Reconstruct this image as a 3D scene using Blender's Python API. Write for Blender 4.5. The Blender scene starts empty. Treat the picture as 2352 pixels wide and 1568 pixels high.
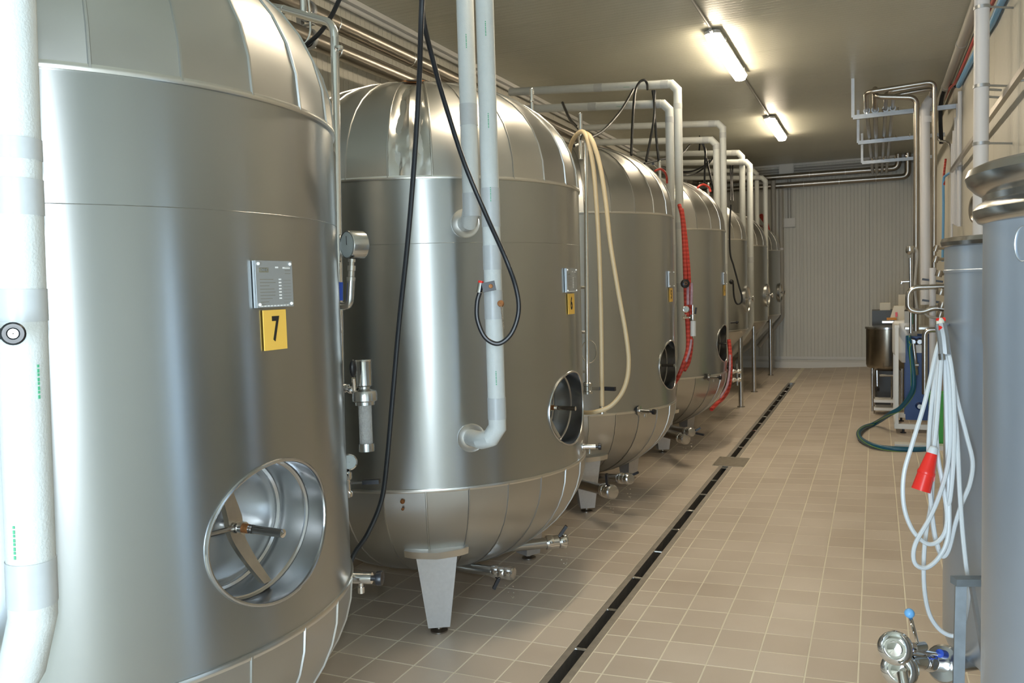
import bpy, bmesh, math, random
from mathutils import Vector, Matrix, noise
random.seed(7)
PI = math.pi
rad = math.radians
SC = bpy.context.scene
COL = SC.collection

# ------------------------------------------------------------------ camera
FPX = 1914.0
CAMH = 1.65
YAW, PITCH, ROLL = rad(23.65), rad(3.728), 0.029
fw = Vector((-math.sin(YAW)*math.cos(PITCH), math.cos(YAW)*math.cos(PITCH), -math.sin(PITCH)))
r0 = Vector((math.cos(YAW), math.sin(YAW), 0.0))
u0 = r0.cross(fw)
rt = math.cos(ROLL)*r0 - math.sin(ROLL)*u0
up = math.sin(ROLL)*r0 + math.cos(ROLL)*u0
cd = bpy.data.cameras.new('camera')
cam = bpy.data.objects.new('camera', cd)
COL.objects.link(cam)
cd.sensor_width = 36.0
cd.lens = FPX/2352*36.0
cd.clip_start = 0.02
cam.matrix_world = Matrix(((rt.x, up.x, -fw.x, 0), (rt.y, up.y, -fw.y, 0), (rt.z, up.z, -fw.z, CAMH), (0, 0, 0, 1)))
SC.camera = cam
CAMP = Vector((0, 0, CAMH))


def at(px, py, Y=None, X=None, Z=None, D=None):
    """A point of the place seen at a pixel of the 2352x1568 photo and lying on a given plane."""
    d = fw + rt*((px-1176)/FPX) + up*((784-py)/FPX)
    if Y is not None: t = Y/d.y
    elif X is not None: t = X/d.x
    elif Z is not None: t = (Z-CAMH)/d.z
    else: t = D
    return CAMP + d*t


# ------------------------------------------------------------------ light and exposure
SC.view_settings.view_transform = 'Standard'
SC.view_settings.look = 'None'
SC.view_settings.gamma = 1.0
SC.view_settings.use_curve_mapping = False
SC.view_settings.exposure = 1.50
w = bpy.data.worlds.new('world')
SC.world = w
w.use_nodes = True
w.node_tree.nodes['Background'].inputs['Color'].default_value = (0.75, 0.82, 1.0, 1)
w.node_tree.nodes['Background'].inputs['Strength'].default_value = 0.15
LAMP_STRENGTH = 19.0
LAMP_COLOR = (1.0, 0.84, 0.62)
# the camera's built-in flash, a hand's breadth above the lens
fl = bpy.data.lights.new('camera_flash', 'AREA')
fl.shape = 'DISK'
fl.size = 0.07
fl.energy = 6.5
fl.color = (0.84, 0.93, 1.0)
flo = bpy.data.objects.new('camera_flash', fl)
COL.objects.link(flo)
flo.location = CAMP + up*0.11 - fw*0.03
flo.rotation_euler = cam.matrix_world.to_euler()
# added cool fill behind the viewpoint, as daylight from an assumed, unseen doorway
dl = bpy.data.lights.new('rear_fill_light', 'AREA')
dl.shape = 'RECTANGLE'
dl.size = 1.0
dl.size_y = 2.1
dl.energy = 62.0
dl.color = (0.64, 0.82, 1.0)
dlo = bpy.data.objects.new('rear_fill_light', dl)
COL.objects.link(dlo)
dlo.location = (-0.55, -2.17, 1.08)
dlo.rotation_euler = (rad(90), 0, rad(180))
dlo.rotation_euler = Vector((0, 1, 0)).to_track_quat('-Z', 'Z').to_euler()

# ------------------------------------------------------------------ materials
MATS = {}


def mat(name, col, rough=0.5, metal=0.0, aniso=0.0, noise=0.0, nscale=8.0, bump=0.0, bscale=60.0, spec=0.5,
        emis=None, trans=0.0, coat=0.0, stretch=None, rvar=0.0, det=3.0, rand=0.0):
    m = bpy.data.materials.new(name)
    m.use_nodes = True
    nt = m.node_tree
    b = nt.nodes['Principled BSDF']
    b.inputs['Base Color'].default_value = (*col, 1)
    b.inputs['Roughness'].default_value = rough
    b.inputs['Metallic'].default_value = metal
    b.inputs['Specular IOR Level'].default_value = spec
    b.inputs['Transmission Weight'].default_value = trans
    b.inputs['Coat Weight'].default_value = coat
    if emis:
        b.inputs['Emission Color'].default_value = (*emis[0], 1)
        b.inputs['Emission Strength'].default_value = emis[1]
    if aniso:
        b.inputs['Anisotropic'].default_value = aniso
        b.inputs['Anisotropic Rotation'].default_value = 0.25
        tg = nt.nodes.new('ShaderNodeTangent')
        tg.direction_type = 'RADIAL'
        tg.axis = 'Z'
        nt.links.new(tg.outputs[0], b.inputs['Tangent'])
    if noise or bump or rvar:
        tc = nt.nodes.new('ShaderNodeTexCoord')
        mp = nt.nodes.new('ShaderNodeMapping')
        nt.links.new(tc.outputs['Object'], mp.inputs[0])
        if stretch: mp.inputs['Scale'].default_value = stretch
        n = nt.nodes.new('ShaderNodeTexNoise')
        n.inputs['Scale'].default_value = nscale
        n.inputs['Detail'].default_value = 5 if det == 3.0 else 1.5
        nt.links.new(mp.outputs[0], n.inputs['Vector'])
        if noise:
            mx = nt.nodes.new('ShaderNodeMix')
            mx.data_type = 'RGBA'
            mx.inputs[6].default_value = (*[c*(1-noise) for c in col], 1)
            mx.inputs[7].default_value = (*[min(1, c*(1+noise)) for c in col], 1)
            nt.links.new(n.outputs['Fac'], mx.inputs[0])
            nt.links.new(mx.outputs[2], b.inputs['Base Color'])
        if rvar:
            mr = nt.nodes.new('ShaderNodeMapRange')
            mr.inputs[1].default_value = 0.3
            mr.inputs[2].default_value = 0.7
            mr.inputs[3].default_value = max(0.02, rough-rvar)
            mr.inputs[4].default_value = rough+rvar
            nt.links.new(n.outputs['Fac'], mr.inputs[0])
            nt.links.new(mr.outputs[0], b.inputs['Roughness'])
        if bump:
            n2 = nt.nodes.new('ShaderNodeTexNoise')
            n2.inputs['Scale'].default_value = bscale
            n2.inputs['Detail'].default_value = det
            nt.links.new(mp.outputs[0], n2.inputs['Vector'])
            bp = nt.nodes.new('ShaderNodeBump')
            bp.inputs['Strength'].default_value = bump
            bp.inputs['Distance'].default_value = 0.01
            nt.links.new(n2.outputs['Fac'], bp.inputs['Height'])
            nt.links.new(bp.outputs[0], b.inputs['Normal'])
    if rand:
        oi = nt.nodes.new('ShaderNodeObjectInfo')
        hs = nt.nodes.new('ShaderNodeHueSaturation')
        mr2 = nt.nodes.new('ShaderNodeMapRange')
        mr2.inputs[3].default_value = 1-rand; mr2.inputs[4].default_value = 1+rand
        nt.links.new(oi.outputs['Random'], mr2.inputs[0])
        nt.links.new(mr2.outputs[0], hs.inputs['Value'])
        if b.inputs['Base Color'].links:
            nt.links.new(b.inputs['Base Color'].links[0].from_socket, hs.inputs['Color'])
        nt.links.new(hs.outputs[0], b.inputs['Base Color'])
    MATS[name] = m
    return m


mat('tank_steel', (0.455, 0.475, 0.48), 0.31, 1.0, aniso=0.85, noise=0.05, nscale=3.0, stretch=(1, 1, .35), bump=0.035, bscale=1.6, rvar=0.03, det=0.5)
mat('cladding_steel', (0.51, 0.51, 0.495), 0.36, 1.0, aniso=0.45, noise=0.08, nscale=4.0, bump=0.05, bscale=2.2, rvar=0.04, det=0.5, rand=0.08)
mat('dented_steel', (0.62, 0.61, 0.59), 0.27, 1.0, noise=0.08)
mat('seam_steel', (0.72, 0.71, 0.68), 0.28, 1.0)
mat('polished_steel', (0.50, 0.50, 0.50), 0.20, 1.0)
mat('satin_steel', (0.60, 0.60, 0.59), 0.22, 1.0, noise=0.08, nscale=20, bump=0.03, bscale=30)
mat('chrome', (0.80, 0.79, 0.78), 0.07, 1.0)
mat('dark_steel_pipe', (0.40, 0.37, 0.33), 0.30, 1.0, noise=0.15, nscale=5)
mat('leg_steel', (0.55, 0.54, 0.53), 0.50, 0.7, noise=0.10, nscale=60)
mat('aluminium', (0.72, 0.72, 0.70), 0.35, 0.9)
mat('foam', (0.58, 0.605, 0.585), 0.50, 0.0, bump=0.15, bscale=220, noise=0.05, nscale=40)
mat('foam_tape', (0.47, 0.49, 0.49), 0.38, 0.0, noise=0.06, nscale=50)
mat('green_ink', (0.08, 0.38, 0.20), 0.6)
mat('black_rubber', (0.012, 0.014, 0.017), 0.32)
mat('black_plastic', (0.015, 0.015, 0.018), 0.35)
mat('yellow_sign', (0.92, 0.56, 0.10), 0.45)
mat('black_ink', (0.02, 0.018, 0.015), 0.5)
mat('white_ink', (0.9, 0.9, 0.88), 0.4)
mat('bronze_ink', (0.22, 0.20, 0.13), 0.5)
mat('plate', (0.42, 0.44, 0.45), 0.42, 0.5)
mat('gold_rust', (0.30, 0.12, 0.035), 0.6, 0.3, noise=0.7, nscale=60)
mat('gauge_face', (0.45, 0.52, 0.54), 0.5, 0.0)
mat('glass', (0.95, 0.97, 0.97), 0.06, 0.0, trans=1.0)
mat('frosted_glass', (0.80, 0.82, 0.83), 0.25, 0.0, trans=0.6, noise=0.2, nscale=120, bump=0.5, bscale=160)
mat('blue_plastic', (0.02, 0.07, 0.42), 0.4)
mat('light_blue_plastic', (0.16, 0.42, 0.75), 0.35)
mat('red_plastic', (0.78, 0.03, 0.02), 0.33)
mat('beige_hose', (0.60, 0.47, 0.28), 0.42)
mat('grey_pvc', (0.42, 0.41, 0.38), 0.45)
mat('white_pvc', (0.72, 0.72, 0.74), 0.4)
mat('white_cable', (0.62, 0.64, 0.64), 0.38)
mat('white_paint', (0.80, 0.80, 0.78), 0.4)
mat('blue_paint', (0.012, 0.055, 0.22), 0.38, noise=0.2, nscale=9)
mat('blue_hose', (0.01, 0.10, 0.17), 0.35)
mat('hose_stripe', (0.25, 0.42, 0.05), 0.4)
mat('grout', (0.84, 0.76, 0.62), 0.85, noise=0.25, nscale=3)
mat('dark_gap', (0.01, 0.01, 0.01), 0.8)
mat('drain_steel', (0.42, 0.39, 0.35), 0.42, 0.85, noise=0.3, nscale=25, bump=0.2, bscale=60)
mat('cover_plate', (0.30, 0.27, 0.22), 0.45, 0.8, noise=0.3, nscale=30)
mat('drum_steel', (0.50, 0.56, 0.64), 0.38, 0.75, aniso=0.6, noise=0.10, nscale=3, bump=0.05, bscale=5)
mat('galvanised', (0.46, 0.48, 0.50), 0.42, 0.8, noise=0.2, nscale=14)
mat('stand_grey', (0.20, 0.22, 0.23), 0.5, 0.3, noise=0.3, nscale=25)
mat('cream_box', (0.74, 0.68, 0.55), 0.5)
mat('teal_plastic', (0.02, 0.33, 0.27), 0.4)
mat('orange_cloth', (0.62, 0.25, 0.05), 0.7)
mat('dark_cabinet', (0.05, 0.046, 0.038), 0.4)
mat('cover_steel', (0.50, 0.52, 0.53), 0.45, 0.8)
mat('yoke_steel', (0.58, 0.52, 0.44), 0.30, 1.0, noise=0.15, nscale=30)
mat('dark_kettle', (0.30, 0.27, 0.22), 0.25, 1.0, noise=0.15, nscale=4)
mat('green_plastic', (0.05, 0.38, 0.05), 0.4)
mat('trim_white', (0.72, 0.72, 0.70), 0.40)
mat('lamp_housing', (0.55, 0.55, 0.53), 0.45)
mat('lamp_diffuser', (0.95, 0.95, 0.95), 0.3, emis=(LAMP_COLOR, LAMP_STRENGTH))


def ribbed(name, col, axis, pitch, rough, bstr, joint=None, metal=0.0):
    m = bpy.data.materials.new(name)
    m.use_nodes = True
    nt = m.node_tree
    b = nt.nodes['Principled BSDF']
    b.inputs['Roughness'].default_value = rough
    b.inputs['Metallic'].default_value = metal
    g = nt.nodes.new('ShaderNodeNewGeometry')
    s = nt.nodes.new('ShaderNodeSeparateXYZ')
    nt.links.new(g.outputs['Position'], s.inputs[0])
    mu = nt.nodes.new('ShaderNodeMath'); mu.operation = 'MULTIPLY'
    mu.inputs[1].default_value = 2*PI/pitch
    nt.links.new(s.outputs[axis], mu.inputs[0])
    si = nt.nodes.new('ShaderNodeMath'); si.operation = 'SINE'
    nt.links.new(mu.outputs[0], si.inputs[0])
    mr = nt.nodes.new('ShaderNodeMapRange')
    mr.inputs[1].default_value = 0.80; mr.inputs[2].default_value = 0.98
    mr.inputs[3].default_value = 0.0; mr.inputs[4].default_value = -1.0
    nt.links.new(si.outputs[0], mr.inputs[0])
    bp = nt.nodes.new('ShaderNodeBump')
    bp.inputs['Strength'].default_value = bstr
    bp.inputs['Distance'].default_value = 0.004
    nt.links.new(mr.outputs[0], bp.inputs['Height'])
    nt.links.new(bp.outputs[0], b.inputs['Normal'])
    n = nt.nodes.new('ShaderNodeTexNoise')
    n.inputs['Scale'].default_value = 1.3
    n.inputs['Detail'].default_value = 6
    nt.links.new(g.outputs['Position'], n.inputs['Vector'])
    mx = nt.nodes.new('ShaderNodeMix'); mx.data_type = 'RGBA'
    mx.inputs[6].default_value = (*[c*.92 for c in col], 1)
    mx.inputs[7].default_value = (*[c*1.06 for c in col], 1)
    nt.links.new(n.outputs['Fac'], mx.inputs[0])
    nt.links.new(mx.outputs[2], b.inputs['Base Color'])
    MATS[name] = m


ribbed('wall_sheet_y', (0.64, 0.62, 0.545), 1, 0.062, 0.45, 0.9)
ribbed('wall_sheet_x', (0.68, 0.68, 0.63), 0, 0.062, 0.45, 0.9)
ribbed('ceiling_sheet', (0.56, 0.555, 0.465), 1, 0.062, 0.33, 1.0)


def tile_material():
    m = bpy.data.materials.new('floor_tile')
    m.use_nodes = True
    nt = m.node_tree
    b = nt.nodes['Principled BSDF']
    g = nt.nodes.new('ShaderNodeNewGeometry')
    sn = nt.nodes.new('ShaderNodeVectorMath'); sn.operation = 'SNAP'
    sn.inputs[1].default_value = (0.2, 0.2, 10)
    ad = nt.nodes.new('ShaderNodeVectorMath'); ad.operation = 'ADD'
    ad.inputs[1].default_value = (1.267+2, -3.282+20, 5)
    nt.links.new(g.outputs['Position'], ad.inputs[0])
    nt.links.new(ad.outputs[0], sn.inputs[0])
    wn = nt.nodes.new('ShaderNodeTexWhiteNoise')
    nt.links.new(sn.outputs[0], wn.inputs['Vector'])
    n = nt.nodes.new('ShaderNodeTexNoise')
    n.inputs['Scale'].default_value = 1.6; n.inputs['Detail'].default_value = 7
    nt.links.new(g.outputs['Position'], n.inputs['Vector'])
    av = nt.nodes.new('ShaderNodeMath'); av.operation = 'MULTIPLY_ADD'
    av.inputs[1].default_value = 0.35
    nt.links.new(wn.outputs['Value'], av.inputs[0])
    nt.links.new(n.outputs['Fac'], av.inputs[2])
    cr = nt.nodes.new('ShaderNodeValToRGB')
    cr.color_ramp.elements[0].position = 0.35; cr.color_ramp.elements[0].color = (0.50, 0.42, 0.34, 1)
    cr.color_ramp.elements[1].position = 1.0; cr.color_ramp.elements[1].color = (0.64, 0.56, 0.475, 1)
    nt.links.new(av.outputs[0], cr.inputs[0])
    nt.links.new(cr.outputs[0], b.inputs['Base Color'])
    b.inputs['Roughness'].default_value = 0.42
    n2 = nt.nodes.new('ShaderNodeTexNoise'); n2.inputs['Scale'].default_value = 180
    nt.links.new(g.outputs['Position'], n2.inputs['Vector'])
    bp = nt.nodes.new('ShaderNodeBump'); bp.inputs['Strength'].default_value = 0.15; bp.inputs['Distance'].default_value = 0.002
    nt.links.new(n2.outputs['Fac'], bp.inputs['Height'])
    nt.links.new(bp.outputs[0], b.inputs['Normal'])
    MATS['tile'] = m


tile_material()


def banded_hose():
    m = bpy.data.materials.new('red_banded_hose')
    m.use_nodes = True
    nt = m.node_tree
    b = nt.nodes['Principled BSDF']
    b.inputs['Roughness'].default_value = 0.4
    g = nt.nodes.new('ShaderNodeNewGeometry')
    wv = nt.nodes.new('ShaderNodeTexWave'); wv.bands_direction = 'Z'
    wv.inputs['Scale'].default_value = 9.0; wv.inputs['Distortion'].default_value = 1.0
    nt.links.new(g.outputs['Position'], wv.inputs['Vector'])
    cr = nt.nodes.new('ShaderNodeValToRGB')
    cr.color_ramp.elements[0].position = 0.3; cr.color_ramp.elements[0].color = (0.42, 0.03, 0.02, 1)
    cr.color_ramp.elements[1].position = 0.9; cr.color_ramp.elements[1].color = (0.60, 0.07, 0.05, 1)
    nt.links.new(wv.outputs['Fac'], cr.inputs[0])
    nt.links.new(cr.outputs[0], b.inputs['Base Color'])
    MATS['red_hose'] = m


banded_hose()
mat('pink_hose', (0.42, 0.28, 0.34), 0.4, noise=0.5, nscale=30)

# ------------------------------------------------------------------ mesh helpers
ORG = {}


class MB:
    def __init__(s):
        s.v = []; s.f = []

    def add(s, vs, fs):
        o = len(s.v)
        s.v += [Vector(p) for p in vs]
        s.f += [tuple(i+o for i in f) for f in fs]
        return s

    def box(s, c, size, rot=None, taper=None):
        x, y, z = [k/2 for k in size]
        vs = []
        for dz in (-1, 1):
            tx = ty = 1.0
            if taper and dz == 1: tx, ty = taper
            for dx, dy in ((-1, -1), (1, -1), (1, 1), (-1, 1)):
                p = Vector((dx*x*tx, dy*y*ty, dz*z))
                if rot is not None: p = rot @ p
                vs.append(Vector(c)+p)
        return s.add(vs, [(3, 2, 1, 0), (4, 5, 6, 7), (0, 1, 5, 4), (1, 2, 6, 5), (2, 3, 7, 6), (3, 0, 4, 7)])

    def bbox_(s, a, b):
        a = Vector(a); b = Vector(b)
        return s.box((a+b)/2, [abs(b[i]-a[i]) for i in range(3)])

    def beam(s, a, b, wd, ht, upv=(0, 0, 1)):
        a = Vector(a); b = Vector(b); d = (b-a); L = d.length; d.normalize()
        u = Vector(upv)
        if abs(d.dot(u)) > .95: u = Vector((1, 0, 0))
        sd = d.cross(u).normalized(); u = sd.cross(d)
        R = Matrix((sd, u, d)).transposed()
        return s.box((a+b)/2, (wd, ht, L), R)

    def tube(s, pts, r, n=12, closed=False, caps=True, radii=None):
        pts = [Vector(p) for p in pts]
        N = len(pts)
        tans = []
        for i in range(N):
            if closed: t = pts[(i+1) % N]-pts[i-1]
            elif i == 0: t = pts[1]-pts[0]
            elif i == N-1: t = pts[-1]-pts[-2]
            else: t = (pts[i+1]-pts[i]).normalized()+(pts[i]-pts[i-1]).normalized()
            tans.append(t.normalized())
        ref = Vector((0, 0, 1)) if abs(tans[0].z) < .9 else Vector((1, 0, 0))
        nrm = (ref-tans[0]*ref.dot(tans[0])).normalized()
        rings = []
        for i in range(N):
            if i: nrm = (nrm-tans[i]*nrm.dot(tans[i])).normalized()
            bn = tans[i].cross(nrm)
            k = 1.0
            if not closed and 0 < i < N-1:
                c = max(.3, tans[i].dot((pts[i+1]-pts[i]).normalized()))
                k = 1/c
            rr = radii[i] if radii else r
            ring = []
            # stretch in the bend plane for mitred corners
            bend = None
            if k > 1.001:
                bend = ((pts[i+1]-pts[i]).normalized()-(pts[i]-pts[i-1]).normalized())
                bend = bend.normalized() if bend.length > 1e-6 else None
            for j in range(n):
                a = 2*PI*j/n
                d = (nrm*math.cos(a)+bn*math.sin(a))*rr
                if bend is not None: d += bend*(d.dot(bend))*(k-1)
                ring.append(pts[i]+d)
            rings.append(ring)
        o = len(s.v)
        for ring in rings: s.v += ring
        M = N if closed else N-1
        for i in range(M):
            for j in range(n):
                a = o+i*n+j; b = o+i*n+(j+1) % n
                c = o+((i+1) % N)*n+(j+1) % n; d = o+((i+1) % N)*n+j
                s.f.append((a, b, c, d))
        if caps and not closed:
            s.f.append(tuple(o+j for j in reversed(range(n))))
            s.f.append(tuple(o+(N-1)*n+j for j in range(n)))
        return s

    def cyl(s, a, b, r, n=16, r2=None):
        return s.tube([a, b], r, n, radii=[r, r if r2 is None else r2])

    def lathe(s, prof, o=(0, 0, 0), axis=(0, 0, 1), n=24):
        """prof: list of (radius, height along axis)"""
        ax = Vector(axis).normalized()
        ref = Vector((1, 0, 0)) if abs(ax.x) < .9 else Vector((0, 1, 0))
        e1 = (ref-ax*ref.dot(ax)).normalized(); e2 = ax.cross(e1)
        o = Vector(o); b0 = len(s.v)
        for r, h in prof:
            for j in range(n):
                a = 2*PI*j/n
                s.v.append(o+ax*h+(e1*math.cos(a)+e2*math.sin(a))*max(r, 1e-5))
        for i in range(len(prof)-1):
            for j in range(n):
                s.f.append((b0+i*n+j, b0+i*n+(j+1) % n, b0+(i+1)*n+(j+1) % n, b0+(i+1)*n+j))
        return s

    def sphere(s, c, r, n=14, sc=(1, 1, 1)):
        m = 8
        pr = [(r*math.sin(PI*i/m), -r*math.cos(PI*i/m)) for i in range(m+1)]
        o = len(s.v)
        s.lathe(pr, (0, 0, 0), (0, 0, 1), n)
        for i in range(o, len(s.v)):
            p = s.v[i]; s.v[i] = Vector((p.x*sc[0]+c[0], p.y*sc[1]+c[1], p.z*sc[2]+c[2]))
        return s

    def build(s, name, m, parent=None, origin=None, smooth=35, merge=False, tagd=None):
        if parent is not None and origin is None: origin = ORG[parent.name]
        if origin is None:
            xs = [p.x for p in s.v]; ys = [p.y for p in s.v]; zs = [p.z for p in s.v]
            origin = Vector(((min(xs)+max(xs))/2, (min(ys)+max(ys))/2, min(zs)))
        origin = Vector(origin)
        me = bpy.data.meshes.new(name)
        me.from_pydata([tuple(p-origin) for p in s.v], [], s.f)
        me.validate()
        bm = bmesh.new(); bm.from_mesh(me)
        if merge: bmesh.ops.remove_doubles(bm, verts=bm.verts, dist=1e-5)
        bmesh.ops.recalc_face_normals(bm, faces=bm.faces)
        bm.to_mesh(me); bm.free()
        me.materials.append(MATS[m])
        if smooth:
            me.polygons.foreach_set('use_smooth', [True]*len(me.polygons))
            me.set_sharp_from_angle(angle=rad(smooth))
        o = bpy.data.objects.new(name, me)
        COL.objects.link(o)
        if parent is not None:
            o.parent = parent
            ORG[o.name] = ORG[parent.name]
            o.location = origin-ORG[parent.name]
        else:
            o.location = origin
            ORG[o.name] = origin
        return o


def tag(o, label, cat, group=None, kind=None):
    if label: o['label'] = label
    if cat: o['category'] = cat
    if group: o['group'] = group
    if kind: o['kind'] = kind
    return o


def thing(name, loc, label, cat, group=None):
    o = bpy.data.objects.new(name, None)
    o.empty_display_size = .1
    COL.objects.link(o)
    o.location = loc
    ORG[o.name] = Vector(loc)
    return tag(o, label, cat, group)


def fillet(pts, r, n=5):
    pts = [Vector(p) for p in pts]
    out = [pts[0]]
    for i in range(1, len(pts)-1):
        a, b, c = pts[i-1], pts[i], pts[i+1]
        u = (a-b); v = (c-b)
        rr = min(r, u.length*.48, v.length*.48)
        p0 = b+u.normalized()*rr; p1 = b+v.normalized()*rr
        for k in range(n+1):
            t = k/n
            out.append(p0*(1-t)**2+b*2*t*(1-t)+p1*t*t)
    out.append(pts[-1])
    return out


def spline(pts, n=8, closed=False):
    pts = [Vector(p) for p in pts]
    N = len(pts); out = []
    rng = range(N if closed else N-1)
    for i in rng:
        p1 = pts[i]; p2 = pts[(i+1) % N]
        p0 = pts[i-1] if (i > 0 or closed) else p1*2-p2
        p3 = pts[(i+2) % N] if (i+2 < N or closed) else p2*2-p1
        for k in range(n):
            t = k/n
            out.append(.5*((2*p1)+(p2-p0)*t+(2*p0-5*p1+4*p2-p3)*t*t+(3*p1-p0-3*p2+p3)*t**3))
    if not closed: out.append(pts[-1])
    return out


def hose(name, px, r, m, label, cat, D=None, group=None, n=10, parent=None, **kw):
    """px: (px,py,depth) triples along the hose's centre line."""
    P = [at(q[0], q[1], D=q[2] if len(q) > 2 else D) for q in px]
    mb = MB().tube(spline(P, 8), r, n)
    o = mb.build(name, m, parent)
    if label: tag(o, label, cat, group)
    return o


def text_mesh(name, txt, size, loc, xdir, zdir, m, parent, sx=1.0, bold=0.0):
    cu = bpy.data.curves.new(name, 'FONT')
    cu.body = txt
    cu.size = size
    cu.align_x = 'CENTER'; cu.align_y = 'CENTER'
    cu.extrude = 0.0004
    cu.offset = bold
    t = bpy.data.objects.new(name, cu)
    COL.objects.link(t)
    dg = bpy.context.evaluated_depsgraph_get()
    me = bpy.data.meshes.new_from_object(t.evaluated_get(dg))
    bpy.data.objects.remove(t)
    xd = Vector(xdir).normalized(); zd = Vector(zdir).normalized(); nd = xd.cross(zd)
    org = ORG[parent.name]
    for v in me.vertices:
        p = Vector(loc)+xd*v.co.x*sx+zd*v.co.y+nd*v.co.z
        v.co = p-org
    me.materials.clear()
    me.materials.append(MATS[m])
    o = bpy.data.objects.new(name, me)
    COL.objects.link(o)
    o.parent = parent
    ORG[o.name] = org
    return o


# ------------------------------------------------------------------ the room
XL, XR, YN, YF, HC = -3.55, 0.80, -2.2, 16.3, 3.77
SL = 0.036          # the floor right of the drain falls towards it
XD0, XD1 = -1.290, -1.172


def floor_z(x): return SL*(x-XD1) if x > XD1 else 0.0


fm = MB()
zg = -0.0013
for xa, xb in ((XL, XD0+.012), (XD1-.012, XR)):
    za, zb = floor_z(xa)+zg, floor_z(xb)+zg
    fm.add([(xa, YN, za), (xb, YN, zb), (xb, YF, zb), (xa, YF, za), (xa, YN, za-.1), (xb, YN, zb-.1), (xb, YF, zb-.1), (xa, YF, za-.1)],
           [(0, 1, 2, 3), (7, 6, 5, 4), (0, 4, 5, 1), (1, 5, 6, 2), (2, 6, 7, 3), (3, 7, 4, 0)])
fm.bbox_((XD0, 13.9, -.104), (XD1, YF, zg)); fm.bbox_((XD0, YN, -.12), (XD1, 13.9, -.104))
floor = fm.build('floor', 'grout', origin=(0, 0, 0), smooth=0)
tag(floor, 'beige square tiled floor sloping gently to a steel slot drain', None, kind='structure')

# tiles: 20 cm grid
GX, GY, TS, GW = -1.267, 3.282, 0.2, 0.0062


def tile_verts(x0, x1, y0, y1):
    e = .0015
    vs = []
    for (a, b, c, d, dz) in ((x0, x1, y0, y1, -.004), (x0+.0, x1, y0, y1, -.0009), (x0+e, x1-e, y0+e, y1-e, .0)):
        for x, y in ((a, c), (b, c), (b, d), (a, d)):
            vs.append((x, y, dz))
    fs = [(8, 9, 10, 11)]
    for k in (0, 4):
        for j in range(4):
            fs.append((k+j, k+(j+1) % 4, k+4+(j+1) % 4, k+4+j))
    return vs, fs


cells = []
for j in range(-14, 66):
    y0 = GY+j*TS+GW/2; y1 = y0+TS-GW
    if y0 > YF-.02: continue
    y1 = min(y1, YF-.006)
    for i in range(-12, 11):
        x0 = GX+i*TS+GW/2; x1 = x0+TS-GW
        x0 = max(x0, XL+.01); x1 = min(x1, XR-.004)
        if y0 < 13.85:
            if i == -1: x1 = XD0-.004
            if i == 0: x0 = XD1+.004
            if 7.45 < (y0+y1)/2 < 7.9:
                if i == 0: continue
                if i == -1: x1 = -1.354
        if x1-x0 < .03: continue
        cx, cy = (x0+x1)/2, (y0+y1)/2
        d = Vector((cx, cy, 0))-CAMP
        f_ = d.dot(fw)
        vis = False
        if f_ > .5:
            px = 1176+FPX*d.dot(rt)/f_; py = 784-FPX*d.dot(up)/f_
            vis = -150 < px < 2500 and py < 1720
            # hidden behind tank shells
            if cx < -1.75 and not (px > 770): vis = False
            if cx < -2.3 or (cx > .2 and cy < 3.2): vis = False
        cells.append((0 if vis else 1, d.length, i, x0, x1, y0, y1))
cells.sort(key=lambda c: (c[0], c[1]))
tmesh = {}
rest = MB()
for k, (nv, dd, i, x0, x1, y0, y1) in enumerate(cells):
    cx, cy = (x0+x1)/2, (y0+y1)/2
    right = i >= 0
    z = floor_z(cx) if right else 0.0
    R = Matrix.Rotation(-math.atan(SL), 3, 'Y') if right else Matrix.Identity(3)
    if k < 290:
        key = (round(x1-x0, 4), round(y1-y0, 4))
        if key not in tmesh:
            hx, hy = key[0]/2, key[1]/2
            vs, fs = tile_verts(-hx, hx, -hy, hy)
            me = bpy.data.meshes.new('tile')
            me.from_pydata(vs, [], fs); me.materials.append(MATS['tile'])
            tmesh[key] = me
        o = bpy.data.objects.new('tile', tmesh[key])
        COL.objects.link(o)
        o.parent = floor
        o.location = (cx, cy, z+random.uniform(-.0004, .0004))
        if right: o.rotation_euler = (0, -math.atan(SL), 0)
    else:
        hx, hy = (x1-x0)/2, (y1-y0)/2
        vs, fs = tile_verts(-hx, hx, -hy, hy)
        rest.add([R @ Vector(p)+Vector((cx, cy, z)) for p in vs], fs)
o = rest.build('tile_field', 'tile', floor, smooth=0)
o['kind'] = 'stuff'

# drain
dr = thing('floor_drain', (-1.231, 3.2, -.1), 'long stainless slot drain running down the tiled aisle', 'drain')
m_ = MB()
for xa, xb in ((XD0, XD0+.034), (XD1-.034, XD1)):
    m_.bbox_((xa, -1.5, -.10), (xb, 13.85, .0015))
m_.bbox_((XD0, 13.84, -.1), (XD1, 13.88, .0015))
m_.build('drain_frame', 'drain_steel', dr, smooth=0)
MB().bbox_((XD0+.034, -1.5, -.1), (XD1-.034, 13.85, -.07)).build('channel', 'dark_gap', dr, smooth=0)
sp = MB().cyl((XD0+.03, 0, 0), (XD1-.03, 0, 0), .008, 8)
y = 3.007
first = None
while y < 13.8:
    if not 7.45 < y < 7.86:
        if first is None:
            first = MB().cyl((XD0+.03, y, -.006), (XD1-.03, y, -.006), .008, 8).build('spacer_bar', 'chrome', dr)
            fy = y
        else:
            c = first.copy(); COL.objects.link(c); c.location = first.location+Vector((0, y-fy, 0))
    y += .491
dc = MB()
dc.bbox_((-1.350, 7.484, -.01), (-1.071, 7.88, .003))
dcv = dc.build('drain_cover', 'cover_plate', smooth=0)
tag(dcv, 'square steel cover plate set over the slot drain halfway down the aisle', 'drain cover')
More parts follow.
